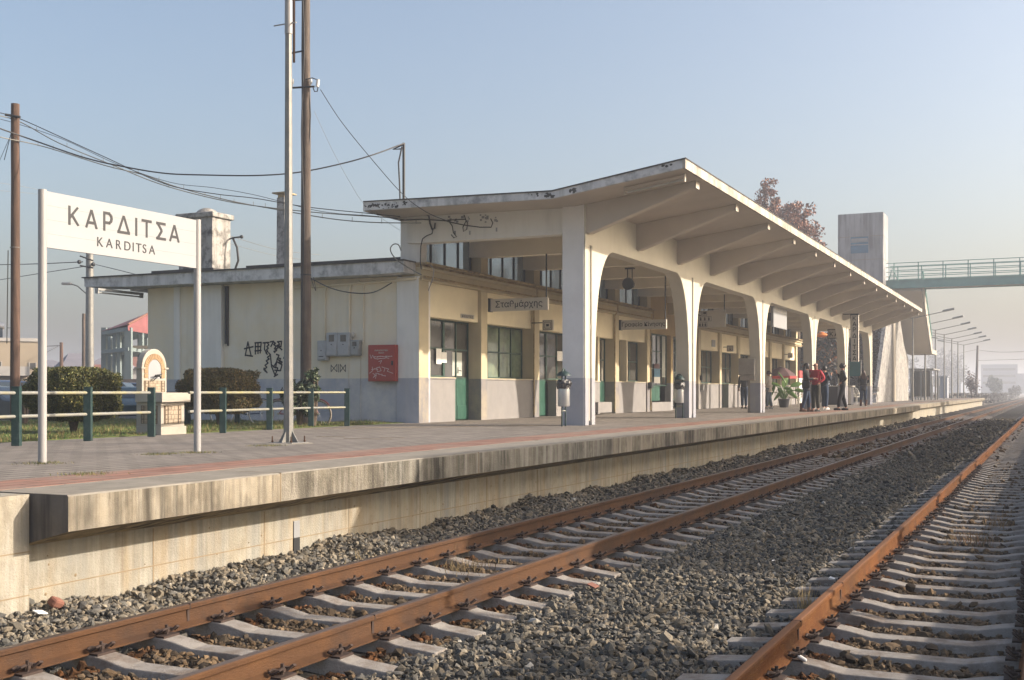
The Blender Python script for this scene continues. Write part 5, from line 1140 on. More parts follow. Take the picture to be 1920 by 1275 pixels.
# ================================================================ CARS behind the railing
def car(px, D, zb, rz, label, paint, L=4.0, H=1.42, W=1.65):
    b = at(px, 735, D); T = Thing('parked_car', label, 'car', (b.x, b.y, zb), rz=rz)
    pr = [(-L/2, .35), (-L/2+.03, .72), (-L/2+.35, .86), (-L*.22, .93), (-L*.08, H-.05), (L*.05, H), (L*.30, H-.04), (L*.44, .92), (L/2-.04, .85), (L/2, .4), (L/2-.1, .22), (-L/2+.15, .2)]
    def body(y0, y1, inset):
        m = MB(); n = len(pr); rows = []
        for t in (0, .08, .5, .92, 1):
            y = y0+(y1-y0)*t; edge_ = abs(t-.5) > .45
            rows.append([(x*(.985 if edge_ else 1), y*(1 if z < .95 else .86), z-(.02 if edge_ and z > .8 else 0)) for x, z in pr])
        for r_ in rows: m.v += r_
        for i in range(4):
            for j in range(n): m.f.append((i*n+j, i*n+(j+1) % n, (i+1)*n+(j+1) % n, (i+1)*n+j)); m.mi.append(0)
        m.f += [tuple(range(n-1, -1, -1)), tuple(range(4*n, 5*n))]; m.mi += [0, 0]; return m
    T.part('body', body(-W/2, W/2, 0), paint, smooth=40, bevel=.02)
    gl = [(-L*.20, .95), (-L*.075, H-.10), (L*.045, H-.06), (L*.05, .95)], [(L*.07, .95), (L*.065, H-.06), (L*.28, H-.09), (L*.40, .95)]
    for s in (-1, 1):
        for g_ in gl: T.part('side_window', MB().prism(g_, 'y', s*(W/2*.862), s*(W/2*.862+.012)), 'car_glass')
        T.part('headlight', MB().ball((-L/2+.1, s*W*.36, .68), .13, 10, 6, .6, 1.2, .7), 'head_lamp', smooth=60)
        T.part('taillight', MB().box(L/2-.06, L/2+.005, s*W*.38-.1, s*W*.38+.1, .68, .88), 'tail_lamp', bevel=.02)
        T.part('mirror', MB().ball((-L*.17, s*(W/2+.07), .98), .08, 8, 6, .7, 1.1, .8), paint, smooth=60)
    T.part('windscreen', MB().add([(-L*.215, -W*.40, .95), (-L*.215, W*.40, .95), (-L*.09, W*.37, H-.075), (-L*.09, -W*.37, H-.075)], [(0, 1, 2, 3)]), 'car_glass')
    T.part('rear_window', MB().add([(L*.425, -W*.38, .96), (L*.425, W*.38, .96), (L*.318, W*.36, H-.08), (L*.318, -W*.36, H-.08)], [(0, 1, 2, 3)]), 'car_glass')
    T.part('number_plate', MB().box(-L/2-.012, -L/2, -.25, .25, .42, .53), 'sign_white'); T.part('bumper', MB().box(-L/2-.03, -L/2+.1, -W*.42, W*.42, .3, .42), 'black_metal', bevel=.02)
    for x in (-L*.31, L*.31):
        for s in (-1, 1):
            wl = T.part('wheel', MB().lathe([(.16, -.1), (.2, -.1), (.3, -.07), (.31, 0), (.3, .07), (.2, .1), (.16, .1)], (0, 0, 0), 20), 'rubber', smooth=50)
            wl.data.transform(Matrix.Translation((x, s*(W/2-.1), .31))@Matrix.Rotation(R(90), 4, 'X'))
            rm = T.part('rim', MB().lathe([(.17, -.105), (.03, -.108), (.03, .108), (.17, .105)], (0, 0, 0), 14), 'silver', under=wl); rm.data.transform(Matrix.Translation((x, s*(W/2-.1), .31))@Matrix.Rotation(R(90), 4, 'X'))
    return T
car(8, 36, -.40, AZ+R(62), 'dark blue car at the left edge behind the left wooden pole', 'car_blue', 4.2, 1.5)
car(-12, 31, -.40, AZ+R(80), 'dark car low at the left edge behind the railing', 'car_black', 3.8, 1.3)
car(218, 42, -.40, AZ+R(95), 'dark car with its windscreen showing beside the olive shrub', 'car_black', 4.2, 1.52)
car(229, 37, -.40, AZ+R(25), 'low dark teal car in front of the other, left of the fountain', 'car_teal', 3.7, 1.3)
car(262, 47, -.40, AZ+R(95), 'dark car roof showing just left of the fountain, farthest back', 'car_blue', 4.4, 1.5)
# ================================================================ HOUSES far behind on the left
def fb(D, px0, px1, py0, py1, depth, yaw=0):      # local frame of a facade seen between pixel columns, turned by yaw from facing the camera
    a = at(px0, 735, D); c = at((px0+px1)/2, 735, D); w_ = (px1-px0)*D/FPX/max(.3, cos(yaw)); return c, w_, at(0, py0, D).z, at(0, py1, D).z
def house(D, px0, px1, py0, label, wall, yaw=0, depth=8, roofm=None, roof_h=1.5, over=.4, wins=(), cat='building', name='house', hip=True):
    c, w_, z1, _ = fb(D, px0, px1, py0, 735, depth, yaw); T = Thing(name, label, cat, (c.x, c.y, -.14), rz=AZ-R(90)+yaw+math.atan((960-(px0+px1)/2)/FPX))
    T.part('wall', MB().box(-w_/2, w_/2, 0, depth, 0, z1+.14), wall)
    H = z1+.14
    if roofm:
        m = MB(); a, b, y0, y1 = -w_/2-over, w_/2+over, -over, depth+over
        rx = min(w_*.5, depth*.5)*.9 if hip else 0
        m.add([(a, y0, H), (b, y0, H), (b, y1, H), (a, y1, H), (a+rx, depth/2, H+roof_h), (b-rx, depth/2, H+roof_h), (a, y0, H-.12), (b, y0, H-.12), (b, y1, H-.12), (a, y1, H-.12)],
              [(0, 1, 5, 4), (1, 2, 5), (2, 3, 4, 5), (3, 0, 4), (0, 6, 7, 1), (1, 7, 8, 2), (2, 8, 9, 3), (3, 9, 6, 0), (6, 9, 8, 7)])
        T.part('roof', m, roofm)
    for (u, v, ww, hh, mm) in wins:
        f = T.part('window', MB().box(-w_/2+u*w_-ww/2, -w_/2+u*w_+ww/2, -.03, -.002, v, v+hh), mm)
        T.part('window_frame', MB().box(-w_/2+u*w_-ww/2-.06, -w_/2+u*w_-ww/2, -.05, -.002, v-.06, v+hh+.06).box(-w_/2+u*w_+ww/2, -w_/2+u*w_+ww/2+.06, -.05, -.002, v-.06, v+hh+.06), 'house_white', under=f)
    return T, w_, H
T, w_, H = house(75, -70, 74, 636, 'cream apartment house with balconies and shutters at the far left', 'house_cream', .0, 9, wins=[(.88, 2.35, .35, .4, 'glass_dark'), (.80, .9, .7, 1.1, 'shutter'), (.92, .9, .6, 1.1, 'shutter'), (.55, .9, .7, 1.1, 'shutter'), (.45, 2.3, .5, .5, 'glass_dark')])
T.part('parapet', MB().box(-w_/2-.05, w_/2+.08, -.08, .2, H-.12, H+.1), 'house_white')
T.part('balcony', MB().box(-w_/2, w_/2-.8, -1.1, 0, 1.9, 2.02).box(-w_/2, w_/2-.8, -1.1, -1.02, 2.02, 2.5), 'house_white'); T.part('awning', MB().prism([(-1.3, 1.35), (-.02, 1.85), (-.02, 1.9), (-1.3, 1.4)], 'x', -.5, w_/2-.3), 'house_cream')
T.part('solar_panel', MB().prism([(.5, H+.05), (1.6, H+.8), (1.65, H+.75), (.55, H)], 'x', -.7, .1), 'car_black'); T.part('water_tank', MB().tube([(-.8, 1.8, H+.95), (.2, 1.8, H+.95)], .22, 10), 'silver', smooth=60)
T.part('aerial', MB().tube([(w_/2-1.9, 2, H), (w_/2-1.9, 2, H+.9)], .03).tube([(w_/2-2.1, 2, H+.85), (w_/2-1.7, 2, H+.85)], .02), 'black_metal')
house(95, 75, 120, 686, 'small house with a purplish tiled roof beyond the poles', 'house_white', .1, 8, 'roof_grey', .6)
house(90, 112, 134, 694, 'low cream gable peeping over the olive shrub', 'house_cream', .0, 5)
house(85, 125, 182, 692, 'house with a wide grey pitched roof behind the concrete pole', 'house_white', .1, 9, 'roof_grey', 1.3, hip=True)
house(100, 172, 230, 686, 'house with a dull grey tiled roof behind the bare frame building', 'house_white', -.1, 9, 'roof_grey', 1.1)
house(80, 178, 215, 706, 'low red tiled roof just left of the bare frame building', 'house_cream', .1, 6, 'roof_tile', .9)
house(120, 205, 300, 690, 'long red tiled roof seen through the bare frame building', 'house_white', .0, 10, 'roof_tile', 2.4)
solo('rubble_wall', MB().box(-4.5, 4.5, 0, .5, 0, 1.55), 'rubble', 'low dark rubble wall behind the parked cars', 'wall', org=(*at(222, 735, 62)[:2], -.14)).rotation_euler = (0, 0, AZ-R(90))
# unfinished concrete frame house with a new red roof
Dh = 66; c = at(240, 735, Dh); T = Thing('frame_house', 'unfinished teal grey concrete frame house with a new red tiled roof', 'building', (c.x, c.y, -.14), rz=AZ-R(90))
zf = lambda py, y=0: at(0, py, Dh+y).z+.14
cx = lambda px, y=0: (px-960)*(Dh+y)/FPX-(240-960)*Dh/FPX       # local x of a photo column at depth y behind the near corner
YL, YR = 5.0, 6.5                                               # depths of the left and right corners
def fcol(px, y, w_): T.part('frame_column', MB().box(cx(px, y)-w_/2, cx(px, y)+w_/2, y, y+.3, 0, zf(614, y)), 'frame_concrete')
for px, y, w_ in ((194, YL, .3), (214, 3.0, .2), (222, 2.2, .2), (239.5, 0, .38), (264, 2.5, .2), (290, YR, .3), (204, 8.5, .25), (231, 8, .22), (262, 9, .3), (272, 9, .3)): fcol(px, y, w_)
def ringslab(name, pa, pb, m='frame_concrete', o=0):
    P_ = [(190-o, YL), (240, -.15-o*.02), (300, YR), (250, YL+YR+.2)]; V_ = [(cx(px, y), y, zf(p_, 0 if True else y)) for p_ in (pb, pa) for px, y in P_]
    T.part(name, MB().add(V_, [(0, 1, 2, 3), (7, 6, 5, 4), (0, 4, 5, 1), (1, 5, 6, 2), (2, 6, 7, 3), (3, 7, 4, 0)]), m)
ringslab('floor_slab', 651, 658); ringslab('roof_beam', 613, 620)
ap = (cx(287, 5), 5, zf(583, 5)); E_ = [(cx(189, YL), YL, zf(613)), (cx(240, -.3), -.3, zf(609)), (cx(305, YR), YR, zf(609)), (cx(252, 12), 12, zf(613))]
T.part('roof', MB().add(E_+[ap, (E_[1][0], E_[1][1], zf(620)), (E_[2][0], E_[2][1], zf(620))], [(0, 1, 4), (1, 2, 4), (2, 3, 4), (3, 0, 4), (1, 5, 6, 2)]), 'roof_new_red')
T.part('ridge_tiles', MB().tube([E_[1], ap], .07), 'roof_tile'); T.part('balcony_wall', MB().box(cx(243, 1.5), cx(300, 1.5), 1.5, 1.7, zf(652), zf(646)), 'house_cream')

# ================================================================ FOOTBRIDGE, LIFT TOWER AND STAIRS at the far end
XT = 92.0; yl, yr = onX(1571, 403, XT).y, onX(1656, 397, XT).y; zt = onX(1656, 397, XT).z
T = Thing('lift_tower', 'tall square concrete lift tower with a small blue window', 'tower', (XT, yr, 0), w=True)
T.part('tower_shaft', MB().box(XT, XT+2.85, yr, yl, -.02, zt), 'tower_concrete', bevel=.03)
a = onX(1595, 445, XT); b = onX(1628, 474, XT)
f = T.part('window', MB().box(XT-.02, XT-.002, b.y, a.y, b.z, a.z), 'blue_panel'); T.part('window_slats', MB().box(XT-.05, XT-.022, b.y, a.y, b.z+.62, b.z+.68).box(XT-.05, XT-.022, b.y, a.y, b.z+.85, b.z+.9).box(XT-.04, XT-.022, b.y+.05, a.y-.05, b.z+.92, b.z+1.15), 'grey_metal', under=f)
sm = MB()
for z in (5.4, 7.3, 9.1, 10.9, 12.7): sm.box(XT-.004, XT+2.86, yr-.004, yl, z, z+.03)
T.part('casting_joints', sm, 'seam')
XB = 93.2; yb = yr-.05; zb0 = 8.75; zb1 = 9.30
T = Thing('footbridge', 'pale teal steel footbridge with railings crossing high over the tracks', 'bridge', (XB, yb, zb0), w=True)
Y2 = -14
T.part('girder', MB().box(XB, XB+.18, Y2, yb, zb0, zb1).box(XB-.06, XB+.24, Y2, yb, zb1, zb1+.05).box(XB-.06, XB+.24, Y2, yb, zb0-.05, zb0), 'teal_steel')
T.part('girder', MB().box(XB+2.4, XB+2.58, Y2, yb, zb0, zb1), 'teal_steel'); T.part('deck', MB().box(XB+.18, XB+2.4, Y2, yb, zb0+.05, zb0+.2), 'grey_metal')
for xx in (XB+.03, XB+2.5):
    rl = MB()
    for dz in (.32, .68, 1.04, 1.36): rl.tube([(xx, Y2, zb1+dz), (xx, yb, zb1+dz)], .028, 6)
    T.part('handrail', rl, 'teal_steel')
    y = yb-.6
    while y > Y2: T.part('railing_post', MB().box(xx-.03, xx+.03, y-.035, y+.035, zb1, zb1+1.38), 'teal_steel'); y -= 1.78
T.part('gate_frame', MB().tube([(XB-.05, yb-.2, zb1), (XB-.05, yb-.5, zb1+1.0), (XB-.05, yb-.9, zb1)], .05), 'teal_steel')
for y in (-2.0, -12.5): T.part('bridge_pier', MB().box(XB+.4, XB+2.2, y-.4, y+.4, GZ, zb0), 'tower_concrete')
# stairs climbing towards the camera: slanting soffit, flank wall, buttress
def Q(px, py, D): return at(px, py, D)
T = Thing('bridge_stairs', 'concrete flight of stairs with a slanting beige underside hanging beside the lift tower', 'stairs', (96, 10.5, 0), w=True)
u = [onX(1672, 545, 93.3), onX(1727, 545, 93.3), onX(1744, 663, 100.5), onX(1699, 663, 100.5)]
th = Vector((.25, 0, .3)); T.part('flight_slab', MB().add(u+[p+th for p in u], [(0, 1, 2, 3), (7, 6, 5, 4), (0, 4, 5, 1), (1, 5, 6, 2), (2, 6, 7, 3), (3, 7, 4, 0)]), 'stair_concrete')
T.part('stringer', MB().add([u[1]+Vector((0, -.02, -.05)), u[2]+Vector((0, -.02, -.05)), u[2]+Vector((0, -.14, -.05)), u[1]+Vector((0, -.14, -.05)), u[1]+Vector((.3, -.02, .75)), u[2]+Vector((.3, -.02, .75)), u[2]+Vector((.3, -.14, .75)), u[1]+Vector((.3, -.14, .75))],
       [(0, 1, 2, 3), (7, 6, 5, 4), (0, 4, 5, 1), (1, 5, 6, 2), (2, 6, 7, 3), (3, 7, 4, 0)]), 'canopy_edge')
T.part('landing', MB().box(100.5, 104.5, u[2].y-.15, u[3].y, u[2].z-.0, u[2].z+.35), 'stair_concrete')
T.part('handrail', MB().tube([u[1]+Vector((.3, -.1, 1.5)), u[2]+Vector((.3, -.1, 1.5))], .06).tube([u[1]+Vector((.3, -.1, 1.1)), u[2]+Vector((.3, -.1, 1.1))], .04), 'teal_steel')
for t in (0.1, .3, .5, .7, .9): p = u[1].lerp(u[2], t)+Vector((.3, -.1, .7)); T.part('railing_post', MB().tube([p, p+Vector((0, 0, .85))], .04), 'teal_steel')
wl = [onX(1640, 752, 88).y, onX(1668, 752, 88).y]
a0 = onX(1639, 752.5, 91.5).y; a1 = onX(1698, 752.5, 91.5).y; 
T = Thing('flank_wall', 'whitewashed graffiti stained wall under the stairs, lit by the sun', 'wall', (91.5, a1, 0), w=True)
w0 = onY(1675, 600, 10.05); 
T.part('pier', MB().box(89.0, 90.3, 10.6, 10.9, -.02, 6.3), 'stair_concrete')
T.part('wall_panel', MB().prism([(80.5, -.02), (89.0, -.02), (89.0, 6.2), (86.5, 6.2)], 'y', 10.75, 11.0), 'white_render')
T.part('wall_panel', MB().prism([(90.3, -.02), (100.0, -.02), (100.0, 3.4), (96.9, 4.4), (93.4, 7.0), (90.3, 7.0)], 'y', 10.75, 11.0), 'white_render')

# far platform lamps: single posts with an arm to each side
for i, (px, py, lab) in enumerate([(1711.5, 600, 'nearest of the row of far platform lamps, half hidden by the stairs'), (1735, 610, 'second lamp of the far platform row'), (1754.4, 617, 'third lamp of the far platform row'), (1770.4, 627.7, 'fourth lamp of the far platform row'), (1785, 632.5, 'fifth lamp of the far platform row'), (1795.4, 637.5, 'sixth lamp of the far platform row'), (1808, 643.4, 'farthest lamp of the row by the platform end')]):
    X = [92.2, 101.6, 111.0, 120.4, 129.8, 138.6, 148.0][i]; Y = 9.6
    T = Thing('platform_lamp', lab, 'lamp post', (X, Y, 0), group='twin armed lamps along the far platform')
    T.part('shaft', MB().tube([(0, 0, 0), (0, 0, 3.2), (0, 0, 6.35)], [.08, .065, .05], 8), 'galvanised', smooth=50)
    for s in (-1, 1):
        T.part('arm', MB().tube([(0, 0, 6.3), (0, s*2.2, 6.75)], .03), 'galvanised')
        T.part('lamp_head', MB().obox((0, s*2.55, 6.86), (.28, .85, .16), M=Matrix.Rotation(s*.2, 3, 'X')), 'grey_metal', bevel=.04)
# glazed shelter and fence posts on the far platform
T = Thing('glass_shelter', 'dark glazed shelter standing between the far lamp posts', 'shelter', (100, 11.8, 0), w=True)
sx0, sx1, sy0, sy1 = 104, 110, onX(1746, 740, 104).y, onX(1708, 740, 104).y
for x in (sx0, sx1):
    for y in (sy0, (sy0+sy1)/2, sy1): T.part('post', MB().box(x-.06, x+.06, y-.06, y+.06, 0, 2.65), 'grey_metal')
T.part('glass_panel', MB().box(sx0, sx0+.04, sy0+.08, sy1-.08, .3, 2.5).box(sx0+.1, sx1, sy1-.04, sy1, .3, 2.5), 'glass_dark'); T.part('roof', MB().box(sx0-.2, sx1+.2, sy0-.2, sy1+.2, 2.62, 2.7), 'grey_metal')
T.part('panel', MB().box(sx0+.05, sx0+.08, sy0+.1, sy1-.1, .3, 1.5), 'counter_dark')
for x in (110, 118, 126, 134): 
    solo('platform_bollard', MB().box(-.06, .06, -.06, .06, 0, 2.3).box(-.3, .3, -.03, .03, 1.4, 2.2), 'white_metal' if x < 120 else 'grey_metal', {110: 'slim white information post nearest the glazed shelter', 118: 'slim white information post second from the glazed shelter', 126: 'slim grey information post third from the glazed shelter', 134: 'slim grey information post farthest from the glazed shelter'}[x], 'post', org=(x, 11.2, 0))
q = at(1833, 648, 175); T = Thing('wooden_pole', 'dark leaning pole beyond the platform end carrying thin wires', 'pole', (q.x, q.y, GZ)); T.part('shaft', MB().tube([(0, .25, 0), (0, 0, q.z-GZ)], [.22, .15]), 'old_wood')
cable([(1833, 656, 175), (1870, 660, 150), (1930, 659, 120)], 'faint wire running right from the far leaning pole', .03, 'cable_grey'); cable([(1833, 676, 175), (1930, 673, 120)], 'lower faint wire beyond the platform end', .03, 'cable_grey')
cable([(1765, 671, 175), (1800, 662, 175), (1833, 655, 175)], 'faint wire from the far trees to the leaning pole', .03, 'cable_grey')
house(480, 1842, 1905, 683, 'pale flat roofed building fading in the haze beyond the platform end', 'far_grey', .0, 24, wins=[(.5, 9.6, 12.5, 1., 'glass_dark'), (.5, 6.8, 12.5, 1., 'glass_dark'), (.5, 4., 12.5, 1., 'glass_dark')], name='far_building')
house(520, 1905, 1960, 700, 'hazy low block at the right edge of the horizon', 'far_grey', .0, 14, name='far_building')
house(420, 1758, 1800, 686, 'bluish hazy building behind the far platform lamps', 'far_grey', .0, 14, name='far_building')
solo('signal_cabinet', MB().box(-1.2, 1.2, -.5, .5, 0, 2.4).box(-1.3, 1.3, -.6, .6, 2.4, 2.5), 'far_grey', 'blue grey cabinet at the end of the far platform', 'cabinet', org=(143, 11.5, 0))

# ================================================================ TREES
def tree(px, D, zb, py0, py1, wpx, label, cols, n, leaf, k=40, name='tree', lump=.5, m='leaf', bark='bark', spread=.15, limbs=9, tr=.16):
    b = at(px, 735, D); T = Thing(name, label, 'tree', (b.x, b.y, zb)); z1 = at(0, py0, D).z-zb; z0 = at(0, py1, D).z-zb; rx = wpx/2*D/FPX
    P = lumps(n, (0, 0, (z0+z1)/2), (rx, rx, (z1-z0)/2), k, spread, lump)
    V, F, C = leaves(P, len(P), leaf, palette(len(P), cols, .35)); np_mesh('crown', V, F, C, m, parent=T.o)
    mb = MB().tube([(0, 0, 0), (.05, .03, z0*.8+.3), (0, .1, (z0+z1)/2), (.1, .05, z1*.96)], [tr, tr*.8, tr*.45, tr*.1], 8)
    for i in range(limbs):
        a = i*2.4; s = .35+.5*i/limbs; h0 = z0*.6+(z1-z0)*s*.6; e = Vector((cos(a)*rx*.8*(1.1-s*.6), sin(a)*rx*.8*(1.1-s*.6), h0+(z1-z0)*.34))
        mb.tube([(0.03, .05, h0), e*.5+Vector((0, 0, h0*.5-.1)), e], [tr*.35, tr*.2, tr*.06], 5)
        for q in range(3): e2 = e+Vector((random.uniform(-.4, .4)*rx, random.uniform(-.4, .4)*rx, random.uniform(.1, .3)*(z1-z0))); mb.tube([e*.7+Vector((0, 0, h0*.3)), e2], [tr*.12, tr*.03], 4)
    T.part('trunk', mb, bark, smooth=60); return T
rust = [(.26, .11, .07), (.18, .085, .06), (.34, .16, .10), (.13, .07, .05)]
tree(1436, 84, -.1, 330, 520, 78, 'tall autumn tree with reddish brown leaves above the canopy roof', rust, 11000, .12, 150, 'autumn_tree', .40, tr=.25)
tree(1495, 80, -.1, 372, 540, 88, 'second reddish autumn tree lower along the roof edge', rust, 11000, .12, 150, 'autumn_tree', .40, tr=.25)
tree(1535, 86, -.1, 432, 560, 56, 'small end of the autumn foliage nearest the lift tower', rust, 3000, .12, 50, 'autumn_tree', .38, tr=.2)
dark = [(.03, .035, .025), (.05, .045, .035), (.02, .025, .02), (.08, .06, .045)]
for i, (px, D, a_, b_, w__, lab) in enumerate([(1512, 84, 600, 738, 40, 'dark bushy tree behind the white board'), (1537, 80, 610, 738, 60, 'dark tree behind the people under the fourth arch'), (1566, 84, 620, 738, 50, 'dark tree behind the horizontal name sign'), (1606, 86, 616, 738, 60, 'dark tree behind the vertical name sign'), (1588, 88, 605, 738, 50, 'tall dark tree between the last columns')]):
    tree(px, D, 0, a_, b_, w__, lab, dark+([(.3, .12, .04)] if i == 1 else []), 5000, .16, 40, 'dark_tree', .7)
tree(1765, 400, GZ, 652, 738, 62, 'bare hazy tree behind the far lamps, the largest one', [(.10, .09, .085), (.08, .075, .075)], 4200, .42, 60, 'bare_tree', 1.7, spread=.1, tr=.6)
tree(1795, 420, GZ, 662, 738, 40, 'bare hazy tree right of the largest one', [(.10, .09, .085)], 2200, .42, 40, 'bare_tree', 1.6, tr=.5)
tree(1711, 330, GZ, 668, 738, 26, 'bare hazy tree left behind the glazed shelter', [(.09, .09, .09)], 1200, .4, 24, 'bare_tree', 1.3)
tree(1865, 300, GZ, 703, 744, 27, 'dark green conical tree before the far pale building', [(.03, .05, .03), (.04, .06, .035)], 3000, .28, 34, 'green_tree', 1.)
tree(1822, 165, GZ, 700, 742, 24, 'twiggy shrub right beyond the last lamp', [(.12, .08, .07)], 500, .2, 16, 'bare_tree', .7)
tree(1900, 300, GZ, 722, 744, 34, 'low round bush at the right edge of the horizon', [(.08, .07, .06)], 900, .25, 16, 'bare_tree', .9)
n = 9000; cc = np.stack([RNG.uniform(150, 330, n), RNG.uniform(8.5, 40, n), GZ+RNG.uniform(0, 1, n)**1.5*1.5], 1)
V, F, C = leaves(cc, n, .28, palette(n, [(.09, .07, .05), (.07, .06, .045), (.12, .09, .06)], .3)); tag(np_mesh('scrub', V, F, C, 'leaf'), 'brown scrub and brambles beyond the end of the platform', 'scrub', kind='stuff')
T = Thing('trackside_fence', 'thin wire fence with posts beyond the platform end', 'fence', (145, 8.6, GZ), w=True)
for i in range(24): T.part('post', MB().box(146+i*5, 146.1+i*5, 8.55, 8.65, GZ, GZ+1.5), 'old_wood')
T.part('wire', MB().tube([(146, 8.6, GZ+1.4), (262, 8.6, GZ+1.4)], .012).tube([(146, 8.6, GZ+.8), (262, 8.6, GZ+.8)], .012), 'cable_grey')
# creeper hanging on the tower side
n = 3200; yv = RNG.uniform(0, 1, n); cc = np.stack([88+RNG.normal(0, .25, n), 12.2+RNG.normal(0, .45, n)*(1.1-yv*.5), 1.2+yv*5.2], 1)
b = Vector((88, 12.2, 0)); T = Thing('creeper', 'dark withered creeper hanging down beside the whitewashed wall', 'climbing plant', b)
V, F, C = leaves(cc-np.array(b), n, .14, palette(n, [(.10, .06, .05), (.05, .035, .03), (.14, .09, .07)], .3)); np_mesh('foliage', V, F, C, 'vine', parent=T.o)
T.part('stem', MB().tube([(0, 0, 0), (.1, .1, 3), (0, 0, 6.2)], .06), 'bark')

# ================================================================ PLATFORM FURNITURE
def bin_(p, rz, label, boxed=True):
    T = Thing('litter_bin', label, 'bin', p, rz=rz)
    T.part('post', MB().tube([(-.10, 0, 0), (-.10, 0, 1.05)]+[(.0-.10*cos(pi*i/8), 0, 1.06+.16*sin(pi*i/8)) for i in range(1, 9)]+[(.10, 0, 1.0)], .018, 8), 'fence_green', smooth=60)
    T.part('post', MB().tube([(.10, 0, 0), (.10, 0, .98)], .018, 8), 'fence_green', smooth=60)
    T.part('cross_bar', MB().tube([(-.1, 0, .33), (.1, 0, .33)], .014), 'fence_rail')
    T.part('bucket', MB().lathe([(.10, .42), (.125, .425), (.13, .46), (.13, .87), (.125, .90)], (0.0, -.0, 0), 22), 'silver', smooth=50)
    T.part('hood', MB().lathe([(.155, 1.07), (.15, 1.09), (.10, 1.15), (.03, 1.18)], (0, 0, 0), 18), 'fence_green', smooth=50)
    n = 26; m = MB(); prof = []
    for z, r_ in ((.80, .138), (.86, .15), (.91, .165), (.96, .15), (.99, .135), (.95, .12)): prof.append([((r_+random.uniform(-.014, .016))*cos(2*pi*j/n), (r_+random.uniform(-.014, .016))*sin(2*pi*j/n), z+random.uniform(-.018, .018)) for j in range(n)])
    for r_ in prof: m.v += r_
    m.f = [(i*n+j, i*n+(j+1) % n, (i+1)*n+(j+1) % n, (i+1)*n+j) for i in range(5) for j in range(n)]; m.mi = [0]*len(m.f)
    T.part('bin_bag', m, 'bag')
    return T
a = onZ(1048.3, 800); b = onZ(1065.5, 798.7); bin_(((a.x+b.x)/2, (a.y+b.y)/2, 0), atan2(b.y-a.y, b.x-a.x), 'silver litter bin with a dark bag and green hood in front of the first column')
a = onZ(1269, 784.4); b = onZ(1278.2, 783.3); bin_(((a.x+b.x)/2, (a.y+b.y)/2, 0), -1.1, 'silver litter bin with an overflowing bag beside the second column')
# control cabinet on a post
g = onZ(1403, 774); X = g.x; a = onX(1384.5, 672, X); b = onX(1414.5, 703, X); c = onX(1387, 703, X); d = onX(1414, 713, X)
T = Thing('control_cabinet', 'grey beige control cabinet on a square post in front of the third column', 'cabinet', (X+.2, g.y, 0), w=True)
T.part('case', MB().box(X, X+.55, b.y, a.y, b.z, a.z), 'grey_cabinet', bevel=.015); T.part('lower_box', MB().box(X+.02, X+.5, d.y-.02, c.y, d.z, c.z-.01), 'grey_cabinet', bevel=.01)
T.part('hinge', MB().box(X+.1, X+.16, b.y-.05, b.y, (a.z+b.z)/2-.02, (a.z+b.z)/2+.02), 'black_metal')
T.part('cabinet_door', MB().box(X+.04, X+.51, b.y-.02, b.y, b.z+.04, a.z-.04), 'sign_cream', bevel=.006)
yy = onX(1400, 760, X).y, onX(1407, 760, X).y; T.part('post', MB().box(X+.15, X+.32, yy[1], yy[0], 0, d.z), 'grey_cabinet', bevel=.01)
# snack stall: cooler, parasol cloth, counter, chairs, plant
q = onZ(1488, 757); T = Thing('drinks_cooler', 'red topped white drinks cooler near the far end of the building', 'cooler', q, rz=0)
T.part('case', MB().box(0, .8, -.35, .35, 0, 1.55), 'plastic_white', bevel=.03); T.part('header', MB().box(-.02, .82, -.37, .37, 1.56, 2.0), 'stall_red', bevel=.02); T.part('glass_door', MB().box(-.012, 0, -.3, .3, .15, 1.5), 'glass_dark')
T.part('header_mark', place(fit(text_mb('ΑΨΥ', 1, bold=.02), w=.45), (-.024, 0, 1.78), *FACE_CAM), 'plastic_white')
q = onZ(1464, 760); T = Thing('market_parasol', 'half closed pinkish red parasol behind the banana plant', 'parasol', q)
m = MB().lathe([(.85, 1.55), (.7, 1.7), (.35, 1.95), (.05, 2.05)], (0, 0, 0), 8); T.part('cloth', m, 'stall_pink'); T.part('valance', MB().lathe([(.85, 1.42), (.86, 1.56)], (0, 0, 0), 8), 'stall_red'); T.part('pole', MB().tube([(0, 0, 0), (0, 0, 2.1)], .025), 'plastic_white')
q = onZ(1470, 764); T = Thing('banana_plant', 'potted plant with broad light green leaves beside the pale jacketed person', 'plant', (q.x, q.y, 0))
T.part('pot', MB().lathe([(.2, 0), (.26, .36), (.28, .38), (.25, .4)], (0, 0, 0), 16), 'counter_dark', smooth=40)
RTV = Vector((sa, -ca, 0)); FWV = Vector((ca, sa, 0))
lf = [(-.50, .80, .6, .2, -115), (-.42, 1.12, .6, .16, 150), (.12, 1.22, .6, .34, 65), (.52, 1.10, .6, .24, 25), (.38, .66, .6, .2, -25), (-.62, .48, .55, .18, -100), (-.08, .72, .5, .2, -60), (.68, .82, .5, .2, 5), (-.15, 1.45, .7, .10, 118), (.2, .9, .5, .16, 150), (-.3, .6, .5, .14, -140)]
